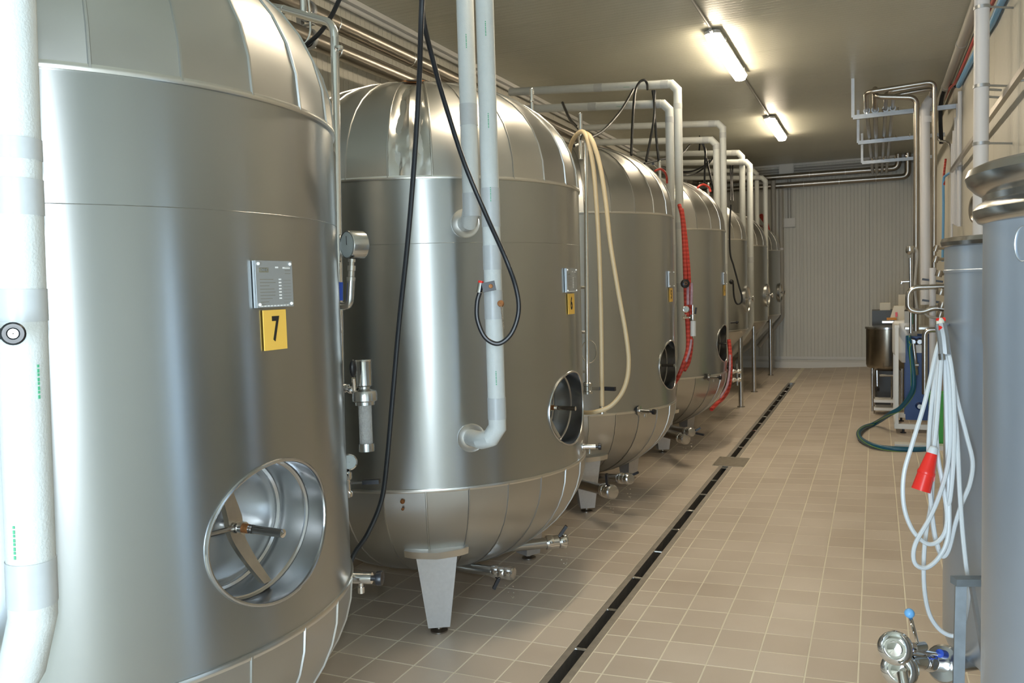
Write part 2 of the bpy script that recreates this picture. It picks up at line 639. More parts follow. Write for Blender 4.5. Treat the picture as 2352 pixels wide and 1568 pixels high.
for sx_ in (-1.335, -1.09):
    for sy_ in (7.51, 7.855): MB().cyl((sx_, sy_, .003), (sx_, sy_, .005), .008, 8).build('screw', 'chrome', dcv)


def panel_wall(name, kind, coords, m, label):
    """backing slab plus sandwich panels as parts"""
    o = MB()
    a, b = coords['slab']
    o.bbox_(a, b)
    wobj = o.build(name, m, origin=(0, 0, 0), smooth=0)
    tag(wobj, label, None, kind='structure')
    me = {}
    for a, b in coords['panels']:
        key = tuple(round(b[i]-a[i], 3) for i in range(3))
        c = Vector([(a[i]+b[i])/2 for i in range(3)])
        if key not in me:
            q = MB().box((0, 0, 0), key)
            t = q.build('wall_panel' if kind != 'c' else 'ceiling_panel', m, wobj, origin=(0, 0, 0), smooth=0)
            me[key] = t.data
            t.location = c
        else:
            t = bpy.data.objects.new('wall_panel' if kind != 'c' else 'ceiling_panel', me[key])
            COL.objects.link(t); t.parent = wobj; t.location = c
    return wobj


def spans(a, b, st, gap=.006, start=None):
    out = []; y = a if start is None else start
    while y < b-.01:
        e = min(y+st, b)
        out.append((max(y, a)+gap/2, e-gap/2)); y = e
    return out


TH = .02
panel_wall('wall_left', 'w', {'slab': ((XL-.1, YN-.1, -.1), (XL, YF+.1, HC+.1)),
           'panels': [((XL, a, 0), (XL+TH, b, HC)) for a, b in spans(YN, YF, 1.15)]}, 'wall_sheet_y', 'cream ribbed sandwich panel wall behind the tanks')
panel_wall('wall_right', 'w', {'slab': ((XR, YN-.1, -.1), (XR+.1, YF+.1, HC+.1)),
           'panels': [((XR-TH, a, 0), (XR, b, HC)) for a, b in spans(YN, YF, 1.15)]}, 'wall_sheet_y', 'cream ribbed sandwich panel wall carrying pipes and conduits')
panel_wall('wall_far', 'w', {'slab': ((XL, YF, -.1), (XR, YF+.1, HC+.1)),
           'panels': [((a, YF-TH, 0), (b, YF, HC)) for a, b in spans(XL, XR, 1.15)]}, 'wall_sheet_x', 'pale grey ribbed panel wall closing the far end')
panel_wall('wall_near', 'w', {'slab': ((XL, YN-.1, -.1), (XR, YN, HC+.1)),
           'panels': [((a, YN, 0), (b, YN+TH, HC)) for a, b in spans(XL, XR, 1.15)]}, 'wall_sheet_x', 'pale ribbed panel wall behind the viewpoint')
panel_wall('ceiling', 'c', {'slab': ((XL, YN, HC), (XR, YF, HC+.1)),
           'panels': [((XL+TH, a, HC-.012), (XR-TH, b, HC)) for a, b in spans(YN+TH, YF-TH, 1.15, .004)]}, 'ceiling_sheet', 'glossy ribbed panel ceiling')
# skirting, cove trims
sk = MB()
sk.add([(XL, YF-TH, .14), (XR, YF-TH, .14), (XR, YF-.05, .11), (XL, YF-.05, .11), (XL, YF-.07, .0), (XR, YF-.07, .0), (XR, YF-TH, 0), (XL, YF-TH, 0)],
       [(0, 1, 2, 3), (3, 2, 5, 4), (4, 5, 6, 7), (7, 6, 1, 0)])
sk.bbox_((XL, YF-.035, .16), (XR, YF-TH, .21))
tag(sk.build('baseboard_far', 'trim_white', smooth=0), 'white coved skirting along the far wall', None, kind='structure')
tag(MB().bbox_((XL+TH, YN, 0), (XL+TH+.03, YF-.08, .12)).build('baseboard_left', 'trim_white', smooth=0), 'white skirting behind the tanks', None, kind='structure')
tr = MB()
tr.bbox_((XL+TH, YN+TH, HC-.05), (XL+.10, YF-TH, HC-.013))
tr.tube([(XL+.06, YN+TH, HC-.07), (XL+.06, YF-TH, HC-.07)], .018, 10)
tag(tr.build('trim_1', 'trim_white'), 'pale trim where the left wall meets the ceiling', None, kind='structure')
tag(MB().bbox_((XL+.2, YF-TH-.05, HC-.05), (XR-TH, YF-TH, HC-.013)).build('trim_2', 'trim_white', smooth=0), 'pale trim where the far wall meets the ceiling', None, kind='structure')
for q in (0, .045): tag(MB().tube([(XL+.3, YF-.035, HC-.10-q), (XR-.1, YF-.035, HC-.10-q)], .014, 8).build('conduit', 'grey_pvc'), ('upper' if q == 0 else 'lower')+' grey conduit under the ceiling line of the far wall', 'conduit')

dfm = MB()  # door frame added around the fill light; the wall behind stays solid
for x in (-1.26, .16): dfm.bbox_((x-.04, YN+TH, 0), (x+.04, YN+TH+.05, 2.2))
dfm.bbox_((-1.26, YN+TH, 2.14), (.16, YN+TH+.05, 2.2))
tag(dfm.build('fill_light_frame', 'trim_white', smooth=0), 'pale frame added around the fill light behind the viewpoint', None, kind='structure')

# ------------------------------------------------------------------ ceiling lamps
LX = -1.255


def lamp(y, label):
    L = thing('ceiling_light', (LX, y, HC-.11), label, 'ceiling light', 'tube lights in a row along the ceiling')
    h = MB()
    hw, hl = .062, .82
    z0 = HC-.055

    def slab(mb, w_, l_, zt, zb, w2, l2):
        vs = []
        for (ww, ll, z) in ((w_, l_, zt), (w2, l2, zb)):
            c = .03
            for x, y_ in ((-ww+c, -ll), (ww-c, -ll), (ww, -ll+c), (ww, ll-c), (ww-c, ll), (-ww+c, ll), (-ww, ll-c), (-ww, -ll+c)):
                vs.append((LX+x, y+y_, z))
        fs = [tuple(range(8)), tuple(reversed(range(8, 16)))]+[(i, (i+1) % 8, 8+(i+1) % 8, 8+i) for i in range(8)]
        mb.add(vs, fs)
    slab(h, hw, hl, HC-.025, z0, hw+.006, hl+.006)
    h.build('housing', 'lamp_housing', L, smooth=20)
    d = MB(); slab(d, hw+.004, hl+.003, z0-.002, z0-.05, hw-.016, hl-.02)
    d.build('diffuser', 'lamp_diffuser', L, smooth=20)
    for sg in (-1, 1):
        MB().bbox_((LX-.05, y+sg*.5-.02, HC-.026), (LX+.05, y+sg*.5+.02, HC-.012)).build('mounting_clip', 'aluminium', L, smooth=0)
        for sx_ in (-1, 1):
            MB().box((LX+sx_*(hw+.009), y+sg*.55, z0), (.006, .03, .04)).build('latch', 'aluminium', L, smooth=0)
    MB().cyl((LX, y-hl-.07, HC-.045), (LX, y-hl+.01, HC-.045), .014, 10).build('cable_gland', 'grey_pvc', L)
    return L


for y, lb in ((3.93, 'strip light on the ceiling above the nearest tanks, out of the frame'),
              (8.03, 'larger nearer lit strip light on the ceiling'), (12.12, 'smaller farther lit strip light on the ceiling')):
    lamp(y, lb)
for a, b, lb in ((.72, 3.03, 'ceiling conduit overhead, out of the frame'), (4.8, 7.14, 'grey ceiling conduit in front of the nearer strip light'), (8.9, 11.2, 'grey ceiling conduit between the two lit strip lights')):
    tag(MB().tube([(LX, a, HC-.024), (LX, b, HC-.024)], .012, 8).build('conduit', 'grey_pvc'), lb, 'conduit')

# ------------------------------------------------------------------ tanks
TR = .85
ZB, ZT, BT, BB = .735, 2.15, .575, .58
TC = {7: (-2.2906, 1.77), 6: (-2.2692, 4.02), 5: (-2.2685, 6.27), 4: (-2.2388, 8.52), 3: (-2.3346, 10.77), 2: (-2.3494, 13.02), 1: (-2.3868, 15.27)}
PHASE = {7: -4.5, 6: -4.0, 5: -7.0, 4: -10.0, 3: 0, 2: 0, 1: 0}
PHASEB = {7: 2.7, 6: -9.3, 5: -7.0, 4: 0, 3: 0, 2: 0, 1: 0}
NG = 27
STEP = 360/NG


def prof_top(t): return (TR*math.cos(t*PI/2)**(2/2.2), ZT+BT*math.sin(t*PI/2)**(2/2.2))


def prof_bot(t): return (TR*math.cos(t*PI/2), ZB-BB*math.sin(t*PI/2))


def cyp(c, a, r, z):
    a = rad(a)
    return Vector((c[0]+r*math.cos(a), c[1]+r*math.sin(a), z))


def panel_mesh(profile, tmax, m, name, dent=False, nseg=10, na=4):
    """one gore of the dome, centred on angle 0, local to the tank axis"""
    mb = MB()
    off = .004
    half = half_d = STEP/2*.992
    rows = []
    for i in range(nseg+1):
        t = tmax*i/nseg
        r, z = profile(t)
        r2, z2 = profile(t+.01)
        n = Vector((abs(z2-z), 0, (r-r2)*(1 if z2 > z else -1))).normalized()
        row = []
        for j in range(na+1):
            a = rad(-half+2*half*j/na)
            o_ = off
            if dent:
                ed = math.sin(PI*j/na)**.5*math.sin(PI*min(1, i/nseg*1.45+.02))**.5 if i < nseg*.66 else 0
                o_ += ed*(noise.noise(Vector((j*.42, i*.22, 5.3)))*.034+noise.noise(Vector((j*.9, i*.5, 9.0)))*.010-.008)
            fl_ = math.cos(rad(half_d))/math.cos(a)        # gores are flat across
            row.append(Vector(((r+n.x*o_)*math.cos(a)*fl_, (r+n.x*o_)*math.sin(a)*fl_, z+n.z*o_)))
        rows.append((row, n, r, z))
    W = na+1
    vs = [p for row in rows for p in row[0]]
    fs = [(i*W+j, i*W+j+1, (i+1)*W+j+1, (i+1)*W+j) for i in range(nseg) for j in range(na)]
    mb.add(vs, fs)
    # raised lap seam along one edge
    bead = []
    for row, n, r, z in rows:
        a = rad(half)
        for dr, dv in ((0.002, -.005), (.0085, -.0025), (.0085, .0025), (0.0, .006)):
            rr = r+n.x*dr
            bead.append(Vector((rr*math.cos(a)-dv*math.sin(a), rr*math.sin(a)+dv*math.cos(a), z+n.z*dr)))
    fs = [(i*4+j, i*4+j+1, (i+1)*4+j+1, (i+1)*4+j) for i in range(nseg) for j in range(3)]
    mb.add(bead, fs+[(0, 1, 2, 3)])
    me_o = mb.build(name, m, origin=(0, 0, 0))
    me = me_o.data
    bpy.data.objects.remove(me_o)
    return me


ME_TOP = panel_mesh(prof_top, .90, 'cladding_steel', 'cladding_panel')
ME_BOT = panel_mesh(prof_bot, .74, 'cladding_steel', 'cladding_panel')
ME_DENT = panel_mesh(prof_top, .90, 'dented_steel', 'cladding_panel', dent=True, nseg=30, na=12)
MH_A, MH_Z, MH_S, MH_H = -3.0, 1.028, .222, .185     # manhole centre angle, height, half width, half height


def oval(k, n=48, s=1.0):
    a = 2*PI*k/n
    return MH_S*s*math.cos(a), MH_H*s*math.sin(a)


def shell_mesh():
    mb = MB()
    zs = [ZB]+[.79+.06*i for i in range(9)]+[1.27+.11*i for i in range(1, 9)]
    NA = 144
    for z in zs:
        for k in range(NA):
            a = rad(MH_A-20+k*2.5)
            mb.v.append(Vector((TR*math.cos(a), TR*math.sin(a), z)))
    for i in range(len(zs)-1):
        for k in range(NA):
            if 1 <= i <= 8 and k < 16: continue
            mb.f.append((i*NA+k, i*NA+(k+1) % NA, (i+1)*NA+(k+1) % NA, (i+1)*NA+k))
    # patch around the manhole
    per = []
    for k in range(8, 16): per.append((-20+0, 0)) if False else None
    per = []
    # start at the right-middle and go counter-clockwise like oval()
    pts = [(20, .03+.06*j-.24+.0) for j in range(0)]
    right = [(20.0, .79+.06*j) for j in range(4, 9)]
    topr = [(20.0-2.5*j, 1.27) for j in range(1, 17)]
    left = [(-20.0, 1.27-.06*j) for j in range(1, 9)]
    bot = [(-20.0+2.5*j, .79) for j in range(1, 17)]
    rlow = [(20.0, .79+.06*j) for j in range(1, 4)]
    per = right+topr+left+bot+rlow
    n = len(per)
    rings = []
    for q in range(6):
        t = (q/5)
        ring = []
        for k in range(n):
            pa, pz = per[k]
            s_out = rad(pa)*TR; z_out = pz-MH_Z
            ang = math.atan2(z_out/MH_H, s_out/MH_S)
            s_in = MH_S*math.cos(ang); z_in = MH_H*math.sin(ang)
            s_ = s_out*(1-t)+s_in*t; z_ = z_out*(1-t)+z_in*t
            a = rad(MH_A)+s_/TR
            ring.append(Vector((TR*math.cos(a), TR*math.sin(a), MH_Z+z_)))
        rings.append(ring)
    o = len(mb.v)
    for r_ in rings: mb.v += r_
    for q in range(5):
        for k in range(n):
            mb.f.append((o+q*n+k, o+q*n+(k+1) % n, o+(q+1)*n+(k+1) % n, o+(q+1)*n+k))
    ob = mb.build('shell', 'tank_steel', origin=(0, 0, 0), merge=True, smooth=60)
    me = ob.data
    bpy.data.objects.remove(ob)
    return me


ME_SHELL = shell_mesh()


def add_me(name, me, parent, loc=(0, 0, 0), rz=0.0):
    o = bpy.data.objects.new(name, me)
    COL.objects.link(o); o.parent = parent; o.location = loc
    o.rotation_euler = (0, 0, rz)
    ORG[o.name] = ORG[parent.name]
    return o


TANKLAB = {
    7: 'huge nearest stainless tank with the yellow number 7 tag, filling the left side',
    6: 'second nearest stainless tank with yellow number 6 tag and dented rusty top panel',
    5: 'third stainless tank, behind the hanging beige hose',
    4: 'fourth stainless tank, with red hoses and a small gauge in front of it',
    3: 'fifth stainless tank, between the slanting black hose loop and the fourth tank',
    2: 'sixth stainless tank, mostly hidden behind insulated pipes',
    1: 'farthest dark stainless tank, beside the far wall'}


def clamp(mb, p, d, r, w_=.018):
    mb.lathe([(r, -w_), (r*1.28, -w_), (r*1.36, -w_*.4), (r*1.36, w_*.4), (r*1.28, w_), (r, w_)], p, d, 20)


CONE_Z = 1.04


def make_cone_tank(n):
    c = TC[n]
    root = thing('storage_tank', (c[0], c[1], 0), TANKLAB[n], 'tank', 'stainless tanks along the left wall')
    C3 = Vector((c[0], c[1], 0))
    MB().lathe([(TR, CONE_Z), (TR, 1.5), (TR, ZT)], C3, (0, 0, 1), 96).build('shell', 'tank_steel', root, smooth=60)
    MB().lathe([prof_top(i/14) for i in range(15)], C3, (0, 0, 1), 72).build('dome', 'cladding_steel', root, smooth=60)
    MB().lathe([(TR, CONE_Z), (TR*.97, CONE_Z-.05), (.12, .26), (.06, .20), (.06, .12), (.001, .12)], C3, (0, 0, 1), 72).build('cone', 'cladding_steel', root, smooth=60)
    sm = MB()
    for k in range(NG):
        P = []
        for i in range(9):
            r, z = prof_top(.9*i/8); P.append(cyp(c, STEP*k, r+.002, z))
        sm.tube(P, .004, 5)
    sm.build('lap_seams', 'seam_steel', root)['kind'] = 'stuff'
    for z in (ZT, CONE_Z):
        MB().lathe([(TR-.002, z-.009), (TR+.006, z-.008), (TR+.0078, z), (TR+.006, z+.008), (TR-.002, z+.009)], C3, (0, 0, 1), 96).build('seam_band', 'seam_steel', root, smooth=50)
    for ang in {3: (25, 145, 265), 2: (-28, 92, 212), 1: (-25, 95, 215)}[n]:
        p = cyp(c, ang, .79, 0)
        leg = MB().cyl(p+Vector((0, 0, .012)), p+Vector((0, 0, CONE_Z+.06)), .030, 16).build('leg', 'satin_steel', root)
        MB().lathe([(.001, 0), (.05, 0), (.05, .008), (.03, .014)], p+Vector((0, 0, .001)), (0, 0, 1), 16).build('foot', 'dark_steel_pipe', leg)
    # round door low on the side
    q = cyp(c, -4, TR-.02, 1.42); d = cyp(c, -4, 1, 0)-C3
    mh = MB(); mh.lathe([(.17, 0), (.17, .045), (.155, .045), (.15, .028), (.10, .034), (.001, .05)], q, d, 36)
    mo = mh.build('manhole_cover', 'satin_steel', root)
    MB().lathe([(.012, .03), (.012, .10), (.035, .10), (.035, .115), (.001, .116)], q, d, 14).build('hand_knob', 'chrome', mo)
    return root


def make_tank(n):
    if n <= 3: return make_cone_tank(n)
    c = TC[n]
    root = thing('storage_tank', (c[0], c[1], 0), TANKLAB[n], 'tank', 'stainless tanks along the left wall')
    C3 = Vector((c[0], c[1], 0))
    add_me('shell', ME_SHELL, root)
    # dome under the cladding and the cladding gores
    dm = MB(); dm.lathe([(prof_top(i/14)[0]*.988, prof_top(i/14)[1]-.006*i/14) for i in range(15)], C3, (0, 0, 1), 72)
    dm.build('dome', 'cladding_steel', root, smooth=60)
    db = MB(); db.lathe([(prof_bot(i/14)[0]*.988, prof_bot(i/14)[1]+.004*i/14) for i in range(12)]+[(.001, ZB-BB*.985)], C3, (0, 0, 1), 72)
    db.build('bottom', 'cladding_steel', root, smooth=60)
    if n >= 4:
        for k in range(NG):
            a = PHASE[n]-STEP/2+STEP*k
            an = (a+180) % 360-180
            if an > 120 or an < -150: continue
            dent = n == 6 and abs(an-(PHASE[6]-STEP*4.5)) < 2
            add_me('cladding_panel', ME_DENT if dent else ME_TOP, root, rz=rad(a))
            a = PHASEB[n]-STEP/2+STEP*k
            add_me('cladding_panel', ME_BOT, root, rz=rad(a))
    else:
        sm = MB()
        for k in range(NG):
            a = STEP*k
            for pf, tm in ((prof_top, .9), (prof_bot, .7)):
                P = []
                for i in range(9):
                    r, z = pf(tm*i/8); P.append(cyp(c, a, r+.002, z))
                sm.tube(P, .004, 5)
        sm.build('lap_seams', 'seam_steel', root)['kind'] = 'stuff'
    for z in (ZT, ZB):
        sb = MB()
        sb.lathe([(TR-.002, z-.009), (TR+.006, z-.008), (TR+.0078, z-.002), (TR+.0078, z+.002), (TR+.006, z+.008), (TR-.002, z+.009)], C3, (0, 0, 1), 120)
        sb.build('seam_band', 'seam_steel', root, smooth=50)
    MB().lathe([(.001, ZT+BT+.012), (.1, ZT+BT+.010), (.17, ZT+BT+.002), (.18, ZT+BT-.03)], C3, (0, 0, 1), 32).build('top_cap', 'seam_steel', root)
    # faint weld line
    if n in (7, 6):
        MB().lathe([(TR-.001, 1.855), (TR+.0012, 1.857), (TR-.001, 1.859)], C3, (0, 0, 1), 120).build('weld_line', 'tank_steel', root)
    # manhole
    A0 = rad(MH_A)
    ex = Vector((math.cos(A0), math.sin(A0), 0)); ey = Vector((-math.sin(A0), math.cos(A0), 0)); ez = Vector((0, 0, 1))

    def loc(x, s_, z): return C3+ex*x+ey*s_+ez*(MH_Z+z)

    def onsh(s_, z, r=TR):
        a = A0+s_/TR
        return C3+Vector((math.cos(a)*r, math.sin(a)*r, MH_Z+z))
    N = 64
    NS = N
    rim = [onsh(*oval(k, NS), TR+.002) for k in range(NS)]
    MB().tube(rim, .0055, 8, closed=True).build('manhole_rim', 'polished_steel', root)
    nk = MB()
    loops = [[onsh(*oval(k, NS)) for k in range(NS)]]
    for x, s_ in ((.760, 1.0), (.756, .975), (.70, .97), (.66, .965), (.655, .93), (.645, .92)):
        loops.append([loc(x, *oval(k, NS, s_)) for k in range(NS)])
    for L in loops: nk.v += L
    for q in range(len(loops)-1):
        for k in range(NS):
            nk.f.append((q*NS+k, q*NS+(k+1) % NS, (q+1)*NS+(k+1) % NS, (q+1)*NS+k))
    collar = nk.build('manhole_neck', 'polished_steel', root, smooth=28)
    MB().tube([loc(.752, *oval(k, NS, .972)) for k in range(NS)], .004, 6, closed=True).build('weld_bead', 'polished_steel', collar)
    cv = MB()
    base = 0
    sl = [(.648, .95), (.648, .86), (.655, .84), (.655, .80), (.662, .75), (.668, .5), (.671, .25), (.672, .01)]
    for x, s_ in sl: cv.v += [loc(x, *oval(k, NS, s_)) for k in range(NS)]
    for q in range(len(sl)-1):
        for k in range(NS):
            cv.f.append((q*NS+k, q*NS+(k+1) % NS, (q+1)*NS+(k+1) % NS, (q+1)*NS+k))
    cover = cv.build('manhole_cover', 'cover_steel', root, smooth=40)
    # yoke: a flat bar bent outwards at both ends
    if n >= 3:
        yk = MB()
        sec = [(.690, -.045, .165), (.700, -.035, .10), (.708, -.02, .03), (.708, -.01, -.03), (.728, .015, -.10), (.752, .045, -.165)]
        P = spline([loc(x, s_, z) for x, s_, z in sec], 5)
        M_ = len(P)
        for i, p in enumerate(P):
            hw = .025-.010*abs(i/(M_-1)-.45)*2
            for dx, ds in ((-.009, -hw), (.009, -hw), (.009, hw), (-.009, hw)):
                yk.v.append(p+ex*dx+ey*ds)
        for i in range(M_-1):
            for j in range(4):
                yk.f.append((i*4+j, i*4+(j+1) % 4, (i+1)*4+(j+1) % 4, (i+1)*4+j))
        yk.f += [(0, 1, 2, 3), tuple((M_-1)*4+j for j in (3, 2, 1, 0))]
        yoke = yk.build('yoke', 'yoke_steel', cover, smooth=30)
        MB().cyl(loc(.66, -.015, 0), loc(.745, -.015, 0), .017, 16).build('hub', 'chrome', cover)
        MB().cyl(loc(.742, -.015, 0), loc(.762, -.015, 0), .0125, 14).build('bronze_washer', 'gold_rust', cover)
        sp_ = MB(); sp_.lathe([(.0105, 0), (.0125, .004), (.0105, .008), (.0125, .012), (.0105, .016), (.0125, .02), (.0115, .024), (.0115, .118), (.001, .12)], loc(.76, -.015, 0), ex, 12)
        sp_.build('spindle', 'chrome', cover)
        hb = MB(); hb.tube([loc(.722, -.015, 0), loc(.722, -.16, .012)], .0075, 10); hb.sphere(loc(.722, -.022, 0), .015)
        hb.build('handle_bar', 'polished_steel', cover)
    # legs
    for ang in (-60, 60, 180):
        lz = .40
        e1 = Vector((math.cos(rad(ang)), math.sin(rad(ang)), 0)); e2 = Vector((-e1.y, e1.x, 0))
        R0 = .735

        def lp(rr, s_, z): return C3+e1*rr+e2*s_+ez*z
        lg = MB()
        for (z, hw, ro, ri) in ((.035, .052, R0-.03, R0-.13), (lz-.02, .096, R0-.01, R0-.15), (lz+.01, .1, R0-.005, R0-.22)):
            for s_, rr in ((-hw, ri), (-hw, ro), (hw, ro), (hw, ri)):
                lg.v.append(lp(rr, s_, z))
        for i in range(2):
            for j in range(4):
                lg.f.append((i*4+j, i*4+(j+1) % 4, (i+1)*4+(j+1) % 4, (i+1)*4+j))
        lg.f += [(3, 2, 1, 0), (8, 9, 10, 11)]
        leg = lg.build('leg', 'leg_steel', root, smooth=0)
        ft = MB(); ft.lathe([(.001, 0), (.042, 0), (.042, .006), (.014, .014), (.014, .04)], lp(R0-.075, 0, .0015), ez, 20)
        ft.build('foot', 'black_plastic' if n > 20 else 'dark_steel_pipe', leg)
        # skirt saddle where the leg meets the cladding
        sd = MB()
        K = 8
        for z, ro in ((lz-.022, .738), (lz+.012, .748)):
            for k in range(K+1):
                a = ang-12+24*k/K
                sd.v.append(cyp(c, a, ro-(.012 if k in (0, K) else 0), z+(.012*abs(k-K/2)/(K/2))))
        for k in range(K): sd.f.append((k, k+1, K+2+k, K+1+k))
        for z, ro in ((lz+.012, .70),):
            for k in range(K+1): sd.v.append(cyp(c, ang-12+24*k/K, ro, z+.02))
        for k in range(K): sd.f.append((K+1+k, K+2+k, 2*(K+1)+k+1, 2*(K+1)+k))
        sd.build('saddle', 'seam_steel', leg, smooth=30)
    # plates
    if n >= 4:
        pa = -1.8

        def face(a, s_, z, r): return cyp(c, a+math.degrees(s_/TR), r, z)
        ta = rad(pa)
        nx = Vector((math.cos(ta), math.sin(ta), 0)); ty = Vector((-math.sin(ta), math.cos(ta), 0))
        R_ = Matrix((nx, ty, ez)).transposed()
        pc = C3+nx*(TR+.008)+ez*1.676
        pl = MB(); pl.box(pc, (.006, .138, .120), R_)
        # returned edges
        for sg in (-1, 1): pl.box(pc+ty*(sg*.067)-nx*.004, (.009, .004, .120), R_)
        plate = pl.build('name_plate', 'plate', root, smooth=0)
        rv = MB()
        for sy_ in (-.060, .060):
            for sz in (-.052, .052): rv.sphere(pc+ty*sy_+ez*sz+nx*.004, .0045, 10, (1, 1, 1))
        rv.build('rivets', 'white_ink', plate)['kind'] = 'stuff'
        if n in (7, 6):
            ink = MB(); wh = MB()
            for i in range(9):
                zz = .012-.0082*i
                L_ = (.050, .058, .034, .052, .056, .055, .044, .030, .018)[i]
                ink.box(pc+ty*(-.056+L_/2)+ez*zz+nx*.0032, (.0006, L_, .0011), R_)
                ink.box(pc+ty*.046+ez*(zz-.003)+nx*.0032, (.0006, .030, .0006), R_)
                if i < 7: wh.box(pc+ty*.0195+ez*zz+nx*.0032, (.0006, .009, .0035), R_)
            for i in range(3): ink.box(pc+ty*.050+ez*(.043-.008*i)+nx*.0032, (.0006, .022, .001), R_)
            wh.box(pc+ty*.009+ez*.043+nx*.0032, (.0006, .011, .004), R_)
            wh.box(pc+ty*.046+ez*.042+nx*.0032, (.0006, .028, .004), R_)
            for q in range(9): wh.box(pc+ty*(-.052+.0122*q)+ez*(-.056)+nx*.0032, (.0006, .0085, .003), R_)
            ink.box(pc+ty*.004+ez*.028+nx*.0032, (.0006, .016, .017), R_) if False else None
            ink.build('engraved_lines', 'bronze_ink', plate, smooth=0)['kind'] = 'stuff'
            wh.build('stamped_fields', 'white_ink', plate, smooth=0)['kind'] = 'stuff'
            lg_ = MB(); lg_.box(pc+ty*(-.040)+ez*.036+nx*.0032, (.0006, .034, .012), R_)
            lb_ = lg_.build('logo_field', 'bronze_ink', plate, smooth=0)
            text_mesh('logo_text', 'CIVENC', .0105, pc+ty*(-.040)+ez*.036+nx*.0042, ty, ez, 'plate', plate, .8)
        tc_ = C3+nx*(TR+.004)+ez*1.557
        tgb = MB(); tgb.box(tc_, (.003, .086, .104), R_)
        num = tgb.build('number_tag', 'yellow_sign', root, smooth=0)
        text_mesh('digit', str(n), .088, tc_+nx*.0022, ty, ez, 'black_ink', num, .62, .0022)
    return root


TANK = {}
for n in (7, 6, 5, 4, 3, 2, 1):
    TANK[n] = make_tank(n)

# rust-rimmed hole in the dented panel of tank 6
c6 = TC[6]
a_ = PHASE[6]-STEP*4.5
hp = []
for i in range(14):
    t = .70+.055*math.sin(2*PI*i/14)+.012*math.sin(5*i)
    r, z = prof_top(t)
    aa = a_+ (7.5+1.2*math.sin(3*i))*math.cos(2*PI*i/14)
    hp.append(cyp(c6, aa, r+.007, z+.009))
hm = MB(); ctr = sum(hp, Vector())/14
hm.v = hp+[ctr-Vector((0, 0, .004))]
hm.f = [(i, (i+1) % 14, 14) for i in range(14)]
hm.build('rust_patch', 'gold_rust', TANK[6])
hm2 = MB(); hm2.v = [ctr+(p-ctr)*.72+Vector((0, 0, .004)) for p in hp]+[ctr+Vector((0, 0, .002))]
hm2.f = [(i, (i+1) % 14, 14) for i in range(14)]
hm2.build('hole', 'dark_gap', TANK[6])
for dz, s_ in ((0, .011), (-.035, .007)):
    MB().sphere(cyp(c6, -70, TR+.001, ZB-.045+dz), s_, 10, (1, 1, 1)).build('rust_spot', 'gold_rust', TANK[6])

# --- fittings belonging to the tanks -------------------------------------------------


def cock(root, px, py, D, direction, L, r, knob, flange_px=None, label=None):
    """sample cock: stub with side nipple and round knob"""
    p = at(px, py, D=D); d = Vector(direction).normalized()
    b = MB(); b.cyl(p, p+d*L, r, 16)
    body = b.build('sample_cock', 'chrome', root)
    MB().lathe([(r*2.4, 0), (r*2.4, .004), (r, .006)], p, d, 20).build('flange', 'polished_steel', body)
    q = p+d*L*.55
    nb = MB(); nb.cyl(q, q-Vector((0, 0, r*2.2)), r*.42, 10); nb.cyl(q-Vector((0, 0, r*1.6)), q-Vector((0, 0, r*2.7)), r*.6, 10)
    nb.build('nipple', 'chrome', body)
    kb = MB(); kb.lathe([(.001, 0), (r*.5, 0), (r*.5, L*.18), (r*1.25, L*.2), (r*1.35, L*.32), (r*1.25, L*.42), (.001, L*.45)], p+d*L, d, 12)
    kb.build('knob', 'black_plastic', body)


cr_ = rt+Vector((0, 0, 0))
cock(TANK[7], 797, 1326, 2.74, (1, .28, 0), .085, .0185, 1)
cock(TANK[6], 1338, 1025, 4.45, (1, .25, 0), .07, .014, 1)
cock(TANK[5], 1468, 943, 5.98, (1, -.25, 0), .09, .015, 1)
cock(TANK[4], 1628, 866, 8.05, (1, -.25, 0), .09, .015, 1)


def outlet(root, pts, r, cap=True, lever=None, mat_='satin_steel', chain=True):
    P = [Vector(p) for p in pts]
    pipe = MB().tube(fillet(P, .09, 5), r, 16).build('outlet_pipe', mat_, root)
    e = P[-1]; d = (P[-1]-P[-2]).normalized()
    v = MB(); clamp(v, e+d*.01, d, r)
    v.lathe([(r*1.05, .02), (r*1.25, .028), (r*1.25, .06), (r*1.05, .068)], e, d, 20)
    clamp(v, e+d*.085, d, r*1.02)
    body = v.build('valve_body', 'chrome', pipe)
    MB().lathe([(r*1.3, .098), (r*1.32, .105), (r*1.1, .112), (r*.3, .114), (.001, .114)], e, d, 24).build('end_cap', 'polished_steel', pipe)
    if lever:
        base = e+d*.044; l0 = Vector(lever)
        lv = MB(); lv.beam(base+l0.normalized()*r, base+l0*.45, .012, .006)
        lv.build('lever', 'polished_steel', pipe)
        MB().beam(base+l0*.38, base+l0, .024, .016).build('grip', 'black_plastic', pipe)
    if chain:
        ch = MB(); q = e+d*.1
        for k in range(9):
            t = k/8
            ch.sphere(q+Vector((0, 0, -r*1.2))+d*(.03*math.sin(PI*t))-Vector((0, 0, .10*math.sin(PI*t)))-d*(.06*t), .004, 6)
        ch.build('chain', 'chrome', pipe)['kind'] = 'stuff'
    return pipe


